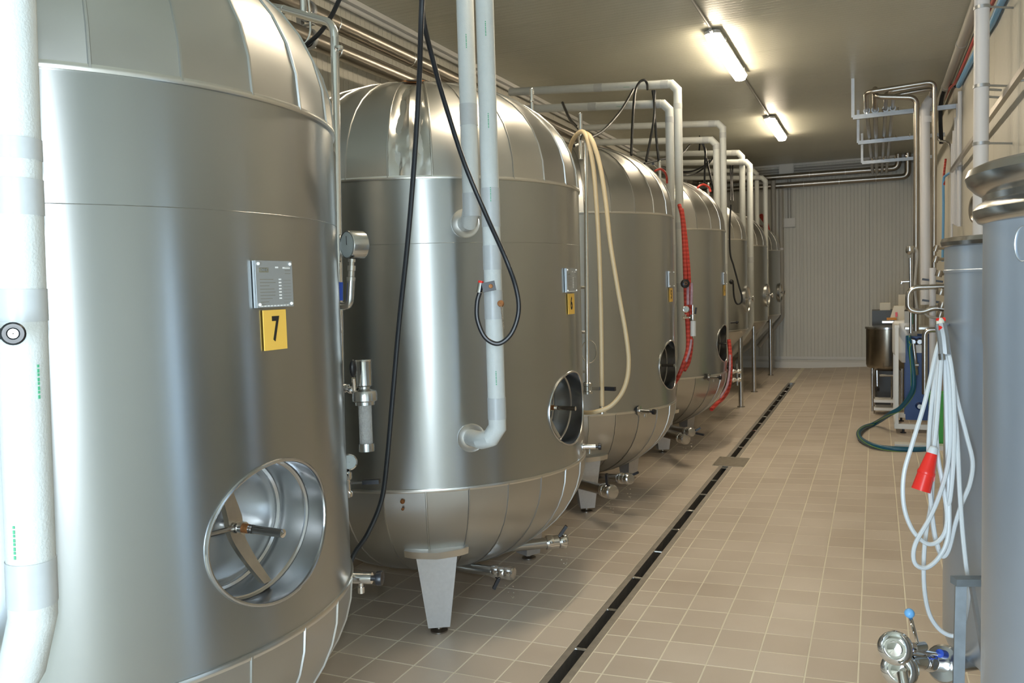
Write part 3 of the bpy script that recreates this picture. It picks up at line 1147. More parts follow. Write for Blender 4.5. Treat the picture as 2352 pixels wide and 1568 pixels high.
def tank_outlets(n, full=True):
    c = TC[n]
    dx, dy = c[0]-TC[6][0], c[1]-TC[6][1]
    o_ = Vector((dx, dy, 0))
    if n == 6:
        A = [Vector((-2.10, 3.82, .21)), at(1062, 1302, Z=.20), at(1135, 1311, Z=.20)]
        outlet(TANK[n], A, .026, lever=(-.04, -.02, -.085))
        B = [Vector((-2.0, 3.95, .24)), at(1258, 1246, Z=.24)]
        outlet(TANK[n], B, .029, lever=(.06, .02, .09))
    elif n == 5:
        outlet(TANK[n], [Vector((-2.0, 5.85, .22)), at(1425, 1098, Z=.28)], .030, lever=(.1, .0, .05), mat_='dark_steel_pipe')
        outlet(TANK[n], [Vector((-2.1, 5.7, .22)), at(1388, 1125, Z=.26)], .036, lever=(.0, -.02, .12), mat_='dark_steel_pipe')
    elif n == 4:
        outlet(TANK[n], [Vector((-2.0, 8.1, .24)), at(1578, 990, Z=.30)], .030, lever=(.14, -.02, -.02), mat_='dark_steel_pipe')
        outlet(TANK[n], [Vector((-2.05, 7.95, .22)), at(1562, 1005, Z=.24)], .036, lever=(.16, .02, .10), mat_='dark_steel_pipe')


for n in (6, 5, 4): tank_outlets(n)

# small vents on tank tops
for (px, y0_, y1_, D_, n) in ((1222, 258, 206, 4.75, 6), (1333, 318, 262, 5.0, 5), (1516, 402, 372, 6.9, 5), (1628, 448, 422, 8.6, 4)):
    a = at(px, y0_, D=D_); b = at(px-1, y1_, D=D_)
    v = MB(); v.cyl(a-Vector((0, 0, .12)), b, .012, 12)
    v.lathe([(.012, 0), (.018, .002), (.018, .010), (.012, .012)], a.lerp(b, .45), (0, 0, 1), 14)
    v.sphere(b, .013, 10)
    vv = v.build('vent_pipe', 'chrome', TANK[n])

# ------------------------------------------------------------------ insulated cooling pipes
PR = .0375


def insulated(name, pts, label, group, r=PR, bands=(), marks=(), D_=None, cat='pipe'):
    P = [Vector(p) for p in pts]
    mids = fillet(P, .055, 1)
    o0 = P[0]
    root = thing(name, (P[-1].x, P[-1].y, min(p.z for p in P)-.05), label, cat, group)
    MB().tube(mids, r, 20).build('foam_sleeve', 'foam', root, smooth=28)
    for (i, t, L) in bands:
        a = P[i].lerp(P[i+1], t); d = (P[i+1]-P[i]).normalized()
        MB().lathe([(r, -L/2), (r+.0016, -L/2), (r+.0018, L/2), (r, L/2)], a, d, 20).build('tape_band', 'foam_tape', root)
    for (i, t, side) in marks:
        a = P[i].lerp(P[i+1], t); d = (P[i+1]-P[i]).normalized()
        s_ = Vector(side).normalized()
        mk = MB()
        for k in range(8):
            mk.beam(a+s_*(r+.0006)+d*(.0075*k), a+s_*(r+.0006)+d*(.0075*k+.0045+.0015*(k % 2)), .0035, .0012, s_)
        mk.build('printed_marking', 'green_ink', root, smooth=0)['kind'] = 'stuff'
    return root


GP = 'white insulated cooling pipes beside the tanks'
camside = Vector((.45, -.9, 0))
# pair of tank 6: one short, one long
pA = at(1083, 478, D=3.62)
topA = Vector((pA.x, pA.y, 3.45))
portU = cyp(TC[6], -47.8, TR-.01, 1.943)
insulated('insulated_pipe', [Vector((XL+.27, pA.y, 3.50)), topA, Vector((pA.x, pA.y, portU.z)), portU],
          'shorter left white insulated pipe in front of tank 6, ending in the upper port', GP,
          bands=((1, .70, .09), (1, .955, .10)), marks=((1, .30, camside), (1, .48, camside)))
portL = cyp(TC[6], -48.1, TR-.01, .967)
pB = at(1140, 900, D=3.50)
topB = Vector((pB.x, pB.y, 3.45))
insulated('insulated_pipe', [Vector((XL+.27, pB.y, 3.33)), Vector((pB.x, pB.y, 3.32)), Vector((pB.x, pB.y, 1.03)), (at(1110, 1012, D=3.53)), portL],
          'longer right white insulated pipe in front of tank 6, bent at the bottom', GP,
          bands=((1, .585, .16), (1, .675, .10), (1, .76, .12), (1, .95, .09)), marks=((1, .26, camside), (1, .42, camside), (1, .55, camside), (1, .88, camside)))
for (p, z) in ((portU, 1.943), (portL, .967)):
    d = (p-Vector((TC[6][0], TC[6][1], z))).normalized()
    fl_ = MB(); fl_.lathe([(.038, .0), (.062, .006), (.066, .010), (.066, .014), (.060, .012), (.038, .016)], p-Vector((0, 0, 0)), d, 28)
    fl_.build('port_flange', 'seam_steel', TANK[6])
# tank 7 pipe at the left edge
q7 = at(70, 1200, D=1.46)
portL7 = cyp(TC[7], -62, TR-.01, .93)
insulated('insulated_pipe', [Vector((XL+.27, q7.y, 3.33)), Vector((q7.x+.085, q7.y, 3.32)), Vector((q7.x-.012, q7.y, 1.04)), Vector((q7.x-.10, q7.y-.0, .93)), Vector((q7.x-.28, q7.y+.07, .92)), portL7+Vector((0, 0, -.01))],
          'thick white pipe at the left edge of the picture, bent at the bottom', GP, r=.039,
          bands=((1, .62, .035), (1, .655, .06), (1, .735, .055), (1, .948, .08)), marks=((1, .78, (.95, -.05, 0)), (1, .9, (.3, -.95, 0))))
clp = thing('hose_clip', at(22, 766, D=1.36), 'black round clip with a metal button on the leftmost white pipe', 'clip')
bc = at(30, 766, D=1.365)
vdir = (CAMP-bc).normalized()
MB().lathe([(.001, 0), (.016, 0), (.019, .004), (.016, .008), (.012, .008), (.012, .005), (.001, .005)], bc, vdir, 24).build('ring', 'black_rubber', clp)
MB().lathe([(.001, .008), (.008, .008), (.010, .005)], bc, vdir, 20).build('button', 'chrome', clp)
MB().beam(bc+vdir*.003, bc-rt*.075+vdir*.003-Vector((0, 0, .001)), .018, .005, vdir).build('strap', 'black_rubber', clp)

# pairs beyond
PAIRS = [
    # (front px, py top, D, z low, end) for the outer (A) and inner (B) pipe of each pair
    dict(n=4, A=((1556, 192), 7.5, [(1562, 838)]), B=((1537, 238), 7.45, [(1541, 700)]), L=('outer pipe of the tall white pair right of the beige hose', 'inner pipe of the tall white pair right of the beige hose')),
    dict(n=3, A=((1660, 283), 9.4, [(1668, 830)]), B=((1645, 321), 9.35, [(1651, 640)]), L=('outer pipe of the second white pair, down the flank of the fourth tank', 'inner pipe of the second white pair, behind the fourth tank')),
    dict(n=2, A=((1722, 372), 11.8, [(1727, 745), (1684, 810)]), B=((1704, 351), 11.9, [(1708, 640)]), L=('grey-white pipe of the third pair, slanting inwards at its foot', 'inner pipe of the third white pair')),
    dict(n=1, A=((1758, 408), 13.7, [(1763, 728), (1706, 822)]), B=((1738, 392), 13.8, [(1742, 640)]), L=('farthest outer white pipe, slanting inwards at its foot', 'farthest inner white pipe')),
]
for pr in PAIRS:
    for key, li in (('A', 0), ('B', 1)):
        (px, py), D_, lows = pr[key]
        c = at(px, py, D=D_)
        c = Vector((c.x, c.y, c.z))
        if key == 'B': pass
        pts = [Vector((XL+.27, c.y, c.z+.12)), c]
        x, y_ = c.x, c.y
        zl = at(lows[0][0], lows[0][1], Y=y_).z
        pts.append(Vector((x, y_, zl)))
        n = pr['n']
        if len(lows) > 1:
            d = Vector((TC[n][0]-x, TC[n][1]-y_, 0)).normalized()
            pts.append(Vector((x, y_, zl))+d*.52+Vector((0, 0, -.50)))
            pts.append(Vector((TC[n][0], TC[n][1], .30))-d*.10)
        else:
            pts.append(Vector((x-.09, y_+.10, zl-.10)))
            d = Vector((TC[n][0], TC[n][1], zl-.10))-pts[-1]
            pts.append(pts[-1]+d*(1-(TR-.02)/d.length))
        insulated('insulated_pipe', pts, pr['L'][li], GP, r=.0375 if n != 2 else .041,
                  bands=((0, .55, .08), (0, .93, .07), (1, .08, .05), (1, .5, .06), (1, .72, .08)) if n == 4 else ((0, .93, .07), (1, .05, .06), (1, .6, .08)),
                  marks=((0, .7, (0, -.9, -.4)),) if n == 4 else ())

# ------------------------------------------------------------------ large steel pipes along the left wall
PX = -3.2
pl1 = at(900, 113, X=PX); pl2 = at(870, 147, X=PX)
for zc, lb, xx in ((pl1.z, 'upper of the two dark stainless pipes along the left wall', PX), (pl2.z-.02, 'lower of the two dark stainless pipes along the left wall', PX)):
    t_ = thing('steel_pipe', (xx, 3, zc-.06), lb, 'pipe', 'big stainless pipes along the left wall')
    MB().tube([(xx, YN+.1, zc), (xx, 15.7, zc-.02)], .056, 24).build('pipe_run', 'dark_steel_pipe', t_)
    for y in (1.2, 2.9, 4.6, 5.55, 7.9, 10.6, 13.2):
        MB().lathe([(.056, -.006), (.0585, -.004), (.0585, .004), (.056, .006)], (xx, y, zc-.01), (0, 1, 0), 24).build('weld_ring', 'seam_steel', t_)
    for y in (4.32, 7.0, 9.9, 12.8):
        k = MB()
        k.lathe([(.057, -.012), (.066, -.012), (.066, .012), (.057, .012)], (xx, y, zc-.01), (0, 1, 0), 20)
        k.beam((xx, y, zc+.05), (xx-.28, y, zc+.05), .02, .02)
        k.build('pipe_clamp', 'galvanised', t_)
# hanger posts for those pipes
for y in (4.32, 7.0):
    h = MB(); h.beam((PX-.07, y+.02, HC-.05), (PX-.07, y+.02, 2.95), .035, .035)
    for z in (3.30, 3.16): h.beam((PX-.07, y+.02, z), (PX+.03, y+.02, z), .03, .008)
    tag(h.build('pipe_hanger', 'galvanised', smooth=0), 'galvanised hanger post holding the %s wall pipes' % ('nearest' if y < 5 else 'farther'), 'bracket')

# cream duct fittings near the ceiling on the left wall
b1 = at(1404, 305, X=-3.42); b2 = at(1425, 320, X=-3.42)
tag(MB().bbox_((XL+TH, b1.y-.1, 3.30), (XL+.16, b1.y+.28, 3.48)).build('junction_box', 'cream_box', smooth=0), 'cream box on the left wall under the white crossbars', 'box')
tk = MB(); tk.bbox_((XL+TH, b1.y+.28, 3.36), (XL+.09, b1.y+3.6, 3.43))
tag(tk.build('cable_trunking', 'cream_box', smooth=0), 'cream cable trunking running along the left wall', 'trunking')

# ------------------------------------------------------------------ chrome pipework between tanks 7 and 6
cp = thing('chrome_pipework', at(775, 1100, D=2.86), 'thin chrome riser with gauge and sight glass beside tank 7', 'pipework')
D7 = 2.86
Pm = [at(520, 8, D=3.3), at(640, 18, D=3.1), at(768, 55, D=2.90), at(784, 1120, D=D7)]
MB().tube(fillet(Pm, .05, 6), .0148, 16).build('riser', 'chrome', cp)
MB().cyl(at(697, 28, D=3.02), at(695, -60, D=3.02), .0125, 14).build('branch', 'chrome', cp)
cl = MB()
for (px, py, D_) in ((778, 110, 2.89), (773, 668, 2.88), (778, 760, 2.87), (712, 38, 2.99), (652, 22, 3.08)):
    p = at(px, py, D=D_)
    dd = (0, 0, 1) if py > 60 else (Pm[2]-Pm[1])
    cl.lathe([(.0148, -.006), (.0165, -.004), (.0165, .004), (.0148, .006)], p, dd, 16)
cl.build('weld_collars', 'chrome', cp)['kind'] = 'stuff'
# gauge arm
ga = fillet([at(775, 702, D=2.87), at(803, 704, D=2.83), at(806, 640, D=2.83)], .035, 6)
MB().tube(ga, .0135, 14).build('elbow', 'satin_steel', cp)
nt_ = MB()
b0 = at(806, 645, D=2.83); b1 = at(808, 595, D=2.83)
L_ = (b1-b0).length
nt_.lathe([(.010, 0), (.015, 0), (.015, .012), (.011, .014), (.011, L_*.45), (.014, L_*.47), (.014, L_*.7), (.009, L_*.72), (.009, L_*.85), (.013, L_*.86), (.013, L_), (.008, L_)], b0, b1-b0, 12)
nt_.build('needle_valve', 'chrome', cp)
MB().beam(at(783, 648, D=2.82), at(783, 690, D=2.82), .014, .006, -fw).build('blue_lever', 'blue_plastic', cp)
gd = (CAMP-at(808, 563, D=2.83)); gd.z = 0; gd.normalize()
gd = Matrix.Rotation(rad(-58), 3, 'Z') @ gd
gc = at(796, 562, D=2.84)
gh = MB(); gh.lathe([(.001, -.062), (.046, -.062), (.049, -.058), (.049, -.004), (.047, 0), (.043, 0)], gc, gd, 36)
gauge = gh.build('pressure_gauge', 'satin_steel', cp)
gauge['label'] = 'round pressure gauge with pale blue face'
MB().lathe([(.001, -.001), (.044, -.002)], gc, gd, 36).build('dial', 'gauge_face', gauge)
MB().beam(gc+gd*.0005, gc+gd*.0005+Vector((0, 0, .03)), .002, .001, gd).build('pointer', 'black_ink', gauge)
# sight glass with black knob
ax0 = at(834, 826, D=2.86); ax1 = at(842, 1036, D=2.86)
axd = (ax1-ax0).normalized(); L_ = (ax1-ax0).length


def al(px_y): return (px_y-826)/(1036-826)*L_


sg_ = MB()
sg_.lathe([(.001, 0), (.028, 0), (.029, .004), (.027, .008), (.027, al(885)), (.020, al(888)), (.020, al(893)), (.040, al(898)), (.043, al(905)), (.043, al(920)), (.034, al(923)), (.034, al(930)), (.001, al(930))], ax0, axd, 28)
sgb = sg_.build('valve_housing', 'satin_steel', cp)
MB().lathe([(.0225, al(930)), (.0225, al(1020))], ax0, axd, 24).build('sight_glass', 'frosted_glass', cp)
MB().lathe([(.026, al(1018)), (.027, al(1022)), (.027, al(1036)), (.001, al(1036))], ax0, axd, 24).build('end_ring', 'satin_steel', cp)
kc = at(811, 846, D=2.80)
MB().sphere(kc, .02, 14, (.55, .75, 1.55)).build('black_knob', 'black_plastic', cp)
MB().cyl(at(812, 868, D=2.81), at(814, 895, D=2.83), .007, 10).build('knob_stem', 'chrome', cp)
ar = MB(); pA_ = at(778, 884, D=2.86); pB_ = at(818, 900, D=2.86); dd = pB_-pA_; L_ = dd.length
ar.lathe([(.007, 0), (.011, .004), (.007, .009), (.015, L_*.35), (.016, L_*.5), (.012, L_*.55), (.015, L_*.7), (.012, L_*.8), (.016, L_)], pA_, dd, 12)
ar.build('side_union', 'chrome', cp)
# round gauge lower down and black lever valve
g2 = at(802, 1061, D=2.84); gdir = (CAMP-g2).normalized()
gg = MB(); gg.lathe([(.001, -.025), (.024, -.025), (.028, -.02), (.028, 0), (.024, .003), (.022, .0)], g2, gdir, 28)
low_gauge = gg.build('low_gauge', 'chrome', cp)
MB().lathe([(.001, .0015), (.023, .001)], g2, gdir, 24).build('dial', 'gauge_face', low_gauge)
vb = MB(); vb.lathe([(.018, 0), (.024, .004), (.024, .018), (.018, .022), (.018, .06), (.024, .064), (.024, .085), (.016, .09)], at(794, 1142, D=2.84), (0, 0, 1), 20)
vbo = vb.build('ball_valve', 'chrome', cp)
MB().beam(at(806, 1109, D=2.80), at(836, 1107, D=2.78), .012, .006).build('valve_arm', 'polished_steel', vbo)
MB().beam(at(834, 1107, D=2.78), at(872, 1105, D=2.77), .020, .014).build('grip', 'black_plastic', vbo)

# chrome riser of tank 6 (behind it, carrying the beige hose)
c2 = thing('chrome_pipework', at(1348, 900, D=4.75), 'thin chrome riser with standoffs between tanks 6 and 5, above the white leg', 'pipework')
MB().tube(fillet([at(1335, 318, D=4.95), at(1340, 300, D=4.85), at(1345, 320, D=4.78), at(1349, 905, D=4.72)], .03, 4), .0125, 12).build('riser', 'chrome', c2)
MB().cyl(at(1333, 262, D=4.9), at(1334, 312, D=4.9), .012, 12).build('vent_post', 'chrome', c2)
for py in (660, 763, 853): MB().cyl(at(1318, py, D=4.78), at(1347, py, D=4.74), .009, 10).build('standoff', 'chrome', c2)
v = MB(); pv = at(1349, 905, D=4.72)
v.lathe([(.018, 0), (.03, .003), (.03, .015), (.02, .02), (.02, .045), (.03, .05), (.03, .062), (.018, .068)], pv, (0, 0, 1), 18)
vo = v.build('lever_valve', 'satin_steel', c2)
MB().beam(at(1360, 892, D=4.68), at(1378, 892, D=4.66), .012, .02).build('valve_arm', 'chrome', vo)
MB().beam(at(1390, 892, D=4.64), at(1413, 893, D=4.6), .018, .022).build('grip', 'black_plastic', vo)
MB().tube(spline([at(1353+17*math.cos(a), 807+26*math.sin(a), D=4.9) for a in [i*2*PI/10 for i in range(10)]], 4, True), .003, 6, closed=True).build('handwheel', 'chrome', c2)
MB().tube([at(1351, 955, D=4.78), at(1353, 985, D=4.78), at(1349, 1020, D=4.78), at(1344, 1046, D=4.78)], .003, 6).build('chain', 'chrome', c2)

# ------------------------------------------------------------------ hoses
hb_ = thing('black_hose', at(800, 1330, D=2.8), 'long black hose hanging from above in front of tank 6 down to the floor', 'hose')
P1 = [(972, -70, 2.55), (967, 60, 2.6), (962, 200, 2.75), (951, 380, 2.85), (936, 560, 2.9), (917, 740, 2.95), (903, 900, 2.95), (889, 1060, 2.95), (876, 1150, 2.95), (845, 1225, 2.93), (815, 1270, 2.92), (801, 1310, 2.9), (797, 1350, 2.88)]
MB().tube(spline([at(a, b, D=d) for a, b, d in P1], 8), .0088, 10).build('hose_run', 'black_rubber', hb_)
lo = thing('black_hose', at(1140, 795, D=3.1), 'black hose hung over the white pipes of tank 6, looped with a square plug', 'hose')
P2 = [(966, -70, 2.6), (972, 40, 2.65), (995, 140, 2.75), (1020, 230, 2.85), (1065, 370, 2.95), (1115, 490, 3.0), (1160, 590, 3.05), (1185, 660, 3.05), (1191, 715, 3.05), (1175, 765, 3.05), (1145, 789, 3.05), (1115, 775, 3.05), (1097, 735, 3.05), (1096, 695, 3.05), (1103, 668, 3.05)]
MB().tube(spline([at(a, b, D=d) for a, b, d in P2], 8), .0085, 10).build('hose_run', 'black_rubber', lo)
MB().cyl(at(1100, 672, D=3.05), at(1104, 650, D=3.05), .012, 12).build('ferrule', 'chrome', lo)
MB().cyl(at(1103, 653, D=3.05), at(1105, 645, D=3.05), .010, 10).build('red_ring', 'red_plastic', lo)
cb = MB(); cb.box(at(1123, 658, D=3.04), (.048, .02, .034), Matrix((rt, fw, up)).transposed() @ Matrix.Rotation(rad(-12), 3, 'Y'))
cbo = cb.build('connector', 'black_plastic', lo, smooth=0)
MB().lathe([(.001, .003), (.007, .002), (.008, 0)], at(1127, 657, D=3.027), -fw, 16).build('screw_face', 'gold_rust', cbo)
# short stub tied to the long pipe
sb_ = thing('thermometer_probe', at(1151, 700, D=3.46), 'rusty probe head with dangling chain on the long white pipe of tank 6', 'probe')
MB().lathe([(.001, .014), (.012, .012), (.014, .0), (.016, -.01)], at(1149, 697, D=3.45), -fw, 16).build('probe_head', 'gold_rust', sb_)
chn = MB()
for k in range(16): chn.sphere(at(1151+.35*k, 704+3.3*k, D=3.44), .0032, 6)
chn.build('chain', 'chrome', sb_)['kind'] = 'stuff'

# second thin dark hose at the top left
hose('black_hose', [(788, -20, 3.0), (762, 35, 3.05), (735, 75, 3.1), (705, 102, 3.15), (690, 118, 3.2)], .0085, 'black_rubber', 'short stretch of black hose crossing behind the chrome elbow at top left', 'hose')
tag(MB().tube(spline([at(a, b, D=d) for a, b, d in [(707, -20, 3.6), (712, 40, 3.6), (712, 75, 3.6), (703, 97, 3.6), (690, 100, 3.6)]], 6), .005, 8).build('steel_tube', 'chrome'), 'thin hooked steel tube behind the chrome elbow at top left', 'tube')

# beige hose on tank 5
bh = thing('beige_hose', at(1390, 940, D=4.9), 'long beige hose looped over the chrome riser, in front of the third tank', 'hose')
B1 = [(1312, 400, 5.0), (1308, 350, 4.95), (1318, 318, 4.85), (1336, 302, 4.75), (1349, 318, 4.7), (1362, 380, 4.7), (1370, 470, 4.72), (1377, 600, 4.75), (1381, 760, 4.8), (1383, 940, 4.85)]
B2 = [(1340, 303, 4.82), (1358, 318, 4.68), (1378, 380, 4.66), (1392, 470, 4.66), (1402, 560, 4.66), (1420, 670, 4.68), (1438, 770, 4.7), (1444, 840, 4.72), (1433, 893, 4.74), (1405, 930, 4.76), (1370, 945, 4.78), (1340, 947, 4.85), (1318, 940, 4.95)]
for q in (B1, B2): MB().tube(spline([at(a, b, D=d) for a, b, d in q], 8), .0128, 12).build('hose_run', 'beige_hose', bh)
ff = MB(); p = at(1383, 938, D=4.85); ff.lathe([(.012, .02), (.017, .0), (.017, -.012), (.026, -.016), (.026, -.028), (.016, -.03), (.001, -.03)], p, (0, 0, 1), 18)
ff.build('hose_fitting', 'chrome', bh)

# red hoses in front of tank 4
rh = thing('red_hose', at(1575, 860, D=6.9), 'red and pink hoses hanging by the white pipe before the fourth tank', 'hose')
MB().tube(spline([at(*q[:2], D=q[2]) for q in [(1560, 470, 7.3), (1567, 500, 7.25), (1571, 560, 7.2), (1574, 640, 7.1), (1576, 700, 7.05), (1580, 760, 7.0), (1580, 800, 6.95), (1570, 835, 6.9), (1558, 865, 6.9), (1545, 885, 7.0)]], 8), .0175, 10).build('hose_run', 'red_hose', rh)
MB().tube(spline([at(*q[:2], D=q[2]) for q in [(1566, 480, 7.3), (1573, 530, 7.25), (1581, 610, 7.15), (1584, 680, 7.1), (1586, 730, 7.1), (1588, 790, 7.0), (1582, 830, 7.0), (1572, 850, 6.95)]], 8), .0165, 10).build('hose_run', 'red_hose', rh)
MB().tube(spline([at(*q[:2], D=q[2]) for q in [(1580, 650, 7.0), (1580, 700, 6.98)]], 4), .012, 8).build('hose_run', 'pink_hose', rh)
MB().tube(spline([at(*q[:2], D=q[2]) for q in [(1589, 650, 7.0), (1588, 700, 6.98)]], 4), .012, 8).build('hose_run', 'pink_hose', rh)
MB().tube(spline([at(*q[:2], D=q[2]) for q in [(1588, 780, 6.95), (1584, 805, 6.92), (1576, 830, 6.88)]], 4), .010, 8).build('hose_run', 'pink_hose', rh)
# camlock, gauge and sight glass there
cg = thing('sample_pipework', at(1590, 775, D=6.9), 'small gauge and milky sight glass hanging on red hoses, before the fourth tank', 'pipework')
p = at(1574, 651, D=6.95)
MB().lathe([(.001, -.02), (.034, -.02), (.038, -.01), (.036, .012), (.022, .02), (.001, .02)], p, -fw, 14).build('camlock', 'black_plastic', cg)
MB().lathe([(.010, .021), (.014, .021), (.014, .018)], p, -fw, 16).build('brass_ring', 'gold_rust', cg)
p = at(1576, 710, D=6.9)
MB().lathe([(.001, -.02), (.026, -.02), (.028, 0), (.024, .002), (.001, .001)], p, -fw, 20).build('gauge', 'chrome', cg)
MB().lathe([(.001, .0035), (.022, .003)], p, -fw, 20).build('dial', 'gauge_face', cg)
MB().cyl(at(1575, 722, D=6.9), at(1575, 730, D=6.9), .007, 8).build('gauge_stem', 'chrome', cg)
MB().cyl(at(1568, 729, D=6.9), at(1593, 729, D=6.9), .010, 10).build('cross_pipe', 'chrome', cg)
v = MB(); v.lathe([(.008, 0), (.008, .075), (.024, .08), (.026, .12), (.022, .135), (.001, .136)], at(1591, 700, D=6.88), (0, 0, -1), 16)
v.build('valve_housing', 'satin_steel', cg)
MB().cyl(at(1592, 737, D=6.88), at(1592, 772, D=6.88), .023, 18).build('sight_glass', 'white_cable', cg)
MB().cyl(at(1592, 771, D=6.88), at(1592, 777, D=6.88), .008, 10).build('tail', 'chrome', cg)
MB().beam(at(1599, 706, D=6.84), at(1597, 721, D=6.84), .016, .014).build('grip', 'black_plastic', cg)

# red hose beyond tank 4
rh2 = thing('red_hose', at(1650, 935, D=8.0), 'red hose curving down around the foot of the fourth tank to the floor', 'hose')
MB().tube(spline([at(*q[:2], D=q[2]) for q in [(1674, 780, 8.7), (1677, 810, 8.65), (1678, 850, 8.55), (1674, 890, 8.45), (1662, 912, 8.3), (1645, 928, 8.15), (1634, 940, 8.05)]], 8), .020, 10).build('hose_run', 'red_hose', rh2)
MB().tube(spline([at(*q[:2], D=q[2]) for q in [(1677, 815, 8.5), (1676, 850, 8.42), (1670, 885, 8.32), (1655, 912, 8.15)]], 8), .011, 8).build('hose_run', 'pink_hose', rh2)
rh3 = thing('red_hose', at(1777, 725, D=14.5), 'red hose hanging in a straight drop before the farthest tank', 'hose')
MB().tube(spline([at(*q[:2], D=q[2]) for q in [(1748, 495, 14.8), (1760, 515, 14.6), (1768, 560, 14.5), (1773, 620, 14.5), (1776, 690, 14.5), (1777, 722, 14.5)]], 8), .040, 10).build('hose_run', 'red_hose', rh3)
MB().cyl(at(1777, 720, D=14.5), at(1777, 731, D=14.5), .018, 10).build('hose_fitting', 'chrome', rh3)
tag(MB().tube(spline([at(*q[:2], D=q[2]) for q in [(1505, 392, 6.5), (1517, 388, 6.55), (1526, 394, 6.6), (1531, 405, 6.7), (1532, 420, 6.75)]], 8), .009, 8).build('red_hose', 'red_hose'), 'short red hose arched over the top of the third tank', 'hose')
tag(MB().tube(spline([at(*q[:2], D=q[2]) for q in [(1600, 436, 8.3), (1606, 427, 8.3), (1616, 424, 8.35), (1628, 430, 8.4), (1632, 441, 8.4)]], 8), .011, 8).build('red_hose', 'red_hose'), 'short red hose arched over the top of the fourth tank', 'hose')

# black cables looped over the first white crossbar and behind
CB = [
    ([(1292, 236, 6.9), (1300, 255, 6.7), (1310, 275, 6.5), (1330, 297, 6.2), (1347, 321, 6.0)], 'short black hose dipping behind the beige hose loop'),
    ([(1318, 335, 5.6), (1345, 322, 6.0), (1385, 300, 6.8), (1420, 262, 7.2), (1438, 235, 7.4), (1455, 205, 7.5)], 'black hose rising from the beige hose loop to the first white crossbar'),
    ([(1450, 356, 6.9), (1453, 280, 7.1), (1458, 215, 7.25), (1468, 190, 7.3), (1480, 184, 7.32), (1486, 192, 7.36), (1487, 205, 7.45)], 'black hose hooked over the first white crossbar, hanging to the third tank'),
    ([(1499, 208, 7.5), (1503, 240, 7.45), (1501, 280, 7.3), (1492, 330, 7.2), (1484, 370, 7.1)], 'left one of two black hoses hanging below the first crossbar'),
    ([(1504, 208, 7.5), (1503, 250, 7.45), (1507, 310, 7.4), (1513, 370, 7.3), (1516, 395, 7.3)], 'right one of two black hoses hanging below the first crossbar'),
    ([(1480, 376, 7.4), (1520, 366, 8.2), (1560, 358, 9.0), (1585, 332, 9.6), (1598, 322, 9.8)], 'black hose rising to the second white crossbar'),
    ([(1606, 345, 9.8), (1608, 320, 9.7), (1607, 312, 9.7)], 'thin black tie on the second white crossbar'),
    ([(1612, 328, 9.8), (1620, 345, 9.8), (1619, 380, 9.7), (1618, 420, 9.6)], 'left black hose below the second crossbar'),
    ([(1615, 328, 9.8), (1622, 360, 9.8), (1633, 410, 9.6), (1643, 455, 9.4)], 'right black hose below the second crossbar'),
    ([(1560, 395, 11), (1590, 393, 11), (1615, 382, 11), (1630, 368, 11)], 'upper slack black cable behind the second crossbar'),
    ([(1500, 376, 7.4), (1525, 396, 8.8), (1555, 402, 10.4), (1590, 400, 11.2), (1618, 385, 11.2), (1640, 360, 11.2)], 'lower slack black cable behind the second crossbar'),
    ([(1677, 375, 12.0), (1679, 420, 12.0), (1678, 460, 11.9)], 'left thin black cable below the third crossbar'),
    ([(1683, 378, 12.0), (1682, 420, 12.0), (1684, 462, 11.9)], 'right thin black cable below the third crossbar'),
    ([(1679, 470, 9.6), (1676, 520, 9.6), (1677, 580, 9.6), (1685, 610, 9.6), (1697, 655, 9.6), (1704, 680, 9.6), (1702, 695, 9.6), (1692, 697, 9.6), (1686, 680, 9.6), (1684, 650, 9.6)], 'thin black hose loop in front of the fifth tank'),
]
for pts, lb in CB:
    P = [at(a, b, D=d) for a, b, d in pts]
    tag(MB().tube(spline(P, 6), .0115 if 'thin' not in lb else .010, 8).build('black_hose', 'black_rubber'), lb, 'hose')
MB().sphere(at(1680, 647, D=9.5), .028, 10).build('hose_plug', 'black_plastic', TANK[3])
ck = MB(); ck.cyl(at(1678, 741, D=9.3), at(1693, 740, D=9.3), .010, 8); ck.sphere(at(1693, 740, D=9.3), .018, 10)
ck.build('drain_cock', 'black_plastic', TANK[3])

# valves low behind tank 4 and the slim posts near the far tanks
lv = thing('low_valves', at(1690, 885, D=9.9), 'stack of two chrome clamp valves low beside the fifth tank', 'valve')
for py in (853, 872):
    m_ = MB(); p = at(1690, py, D=9.9); m_.cyl(p-rt*.05, p+rt*.06, .022, 14); clamp(m_, p-rt*.03, rt, .022, .01); clamp(m_, p+rt*.03, rt, .022, .01)
    m_.build('clamp_valve', 'chrome', lv)
m_ = MB(); m_.cyl(at(1693, 835, D=9.9), at(1694, 885, D=9.9), .016, 10); m_.build('stand_pipe', 'satin_steel', lv)

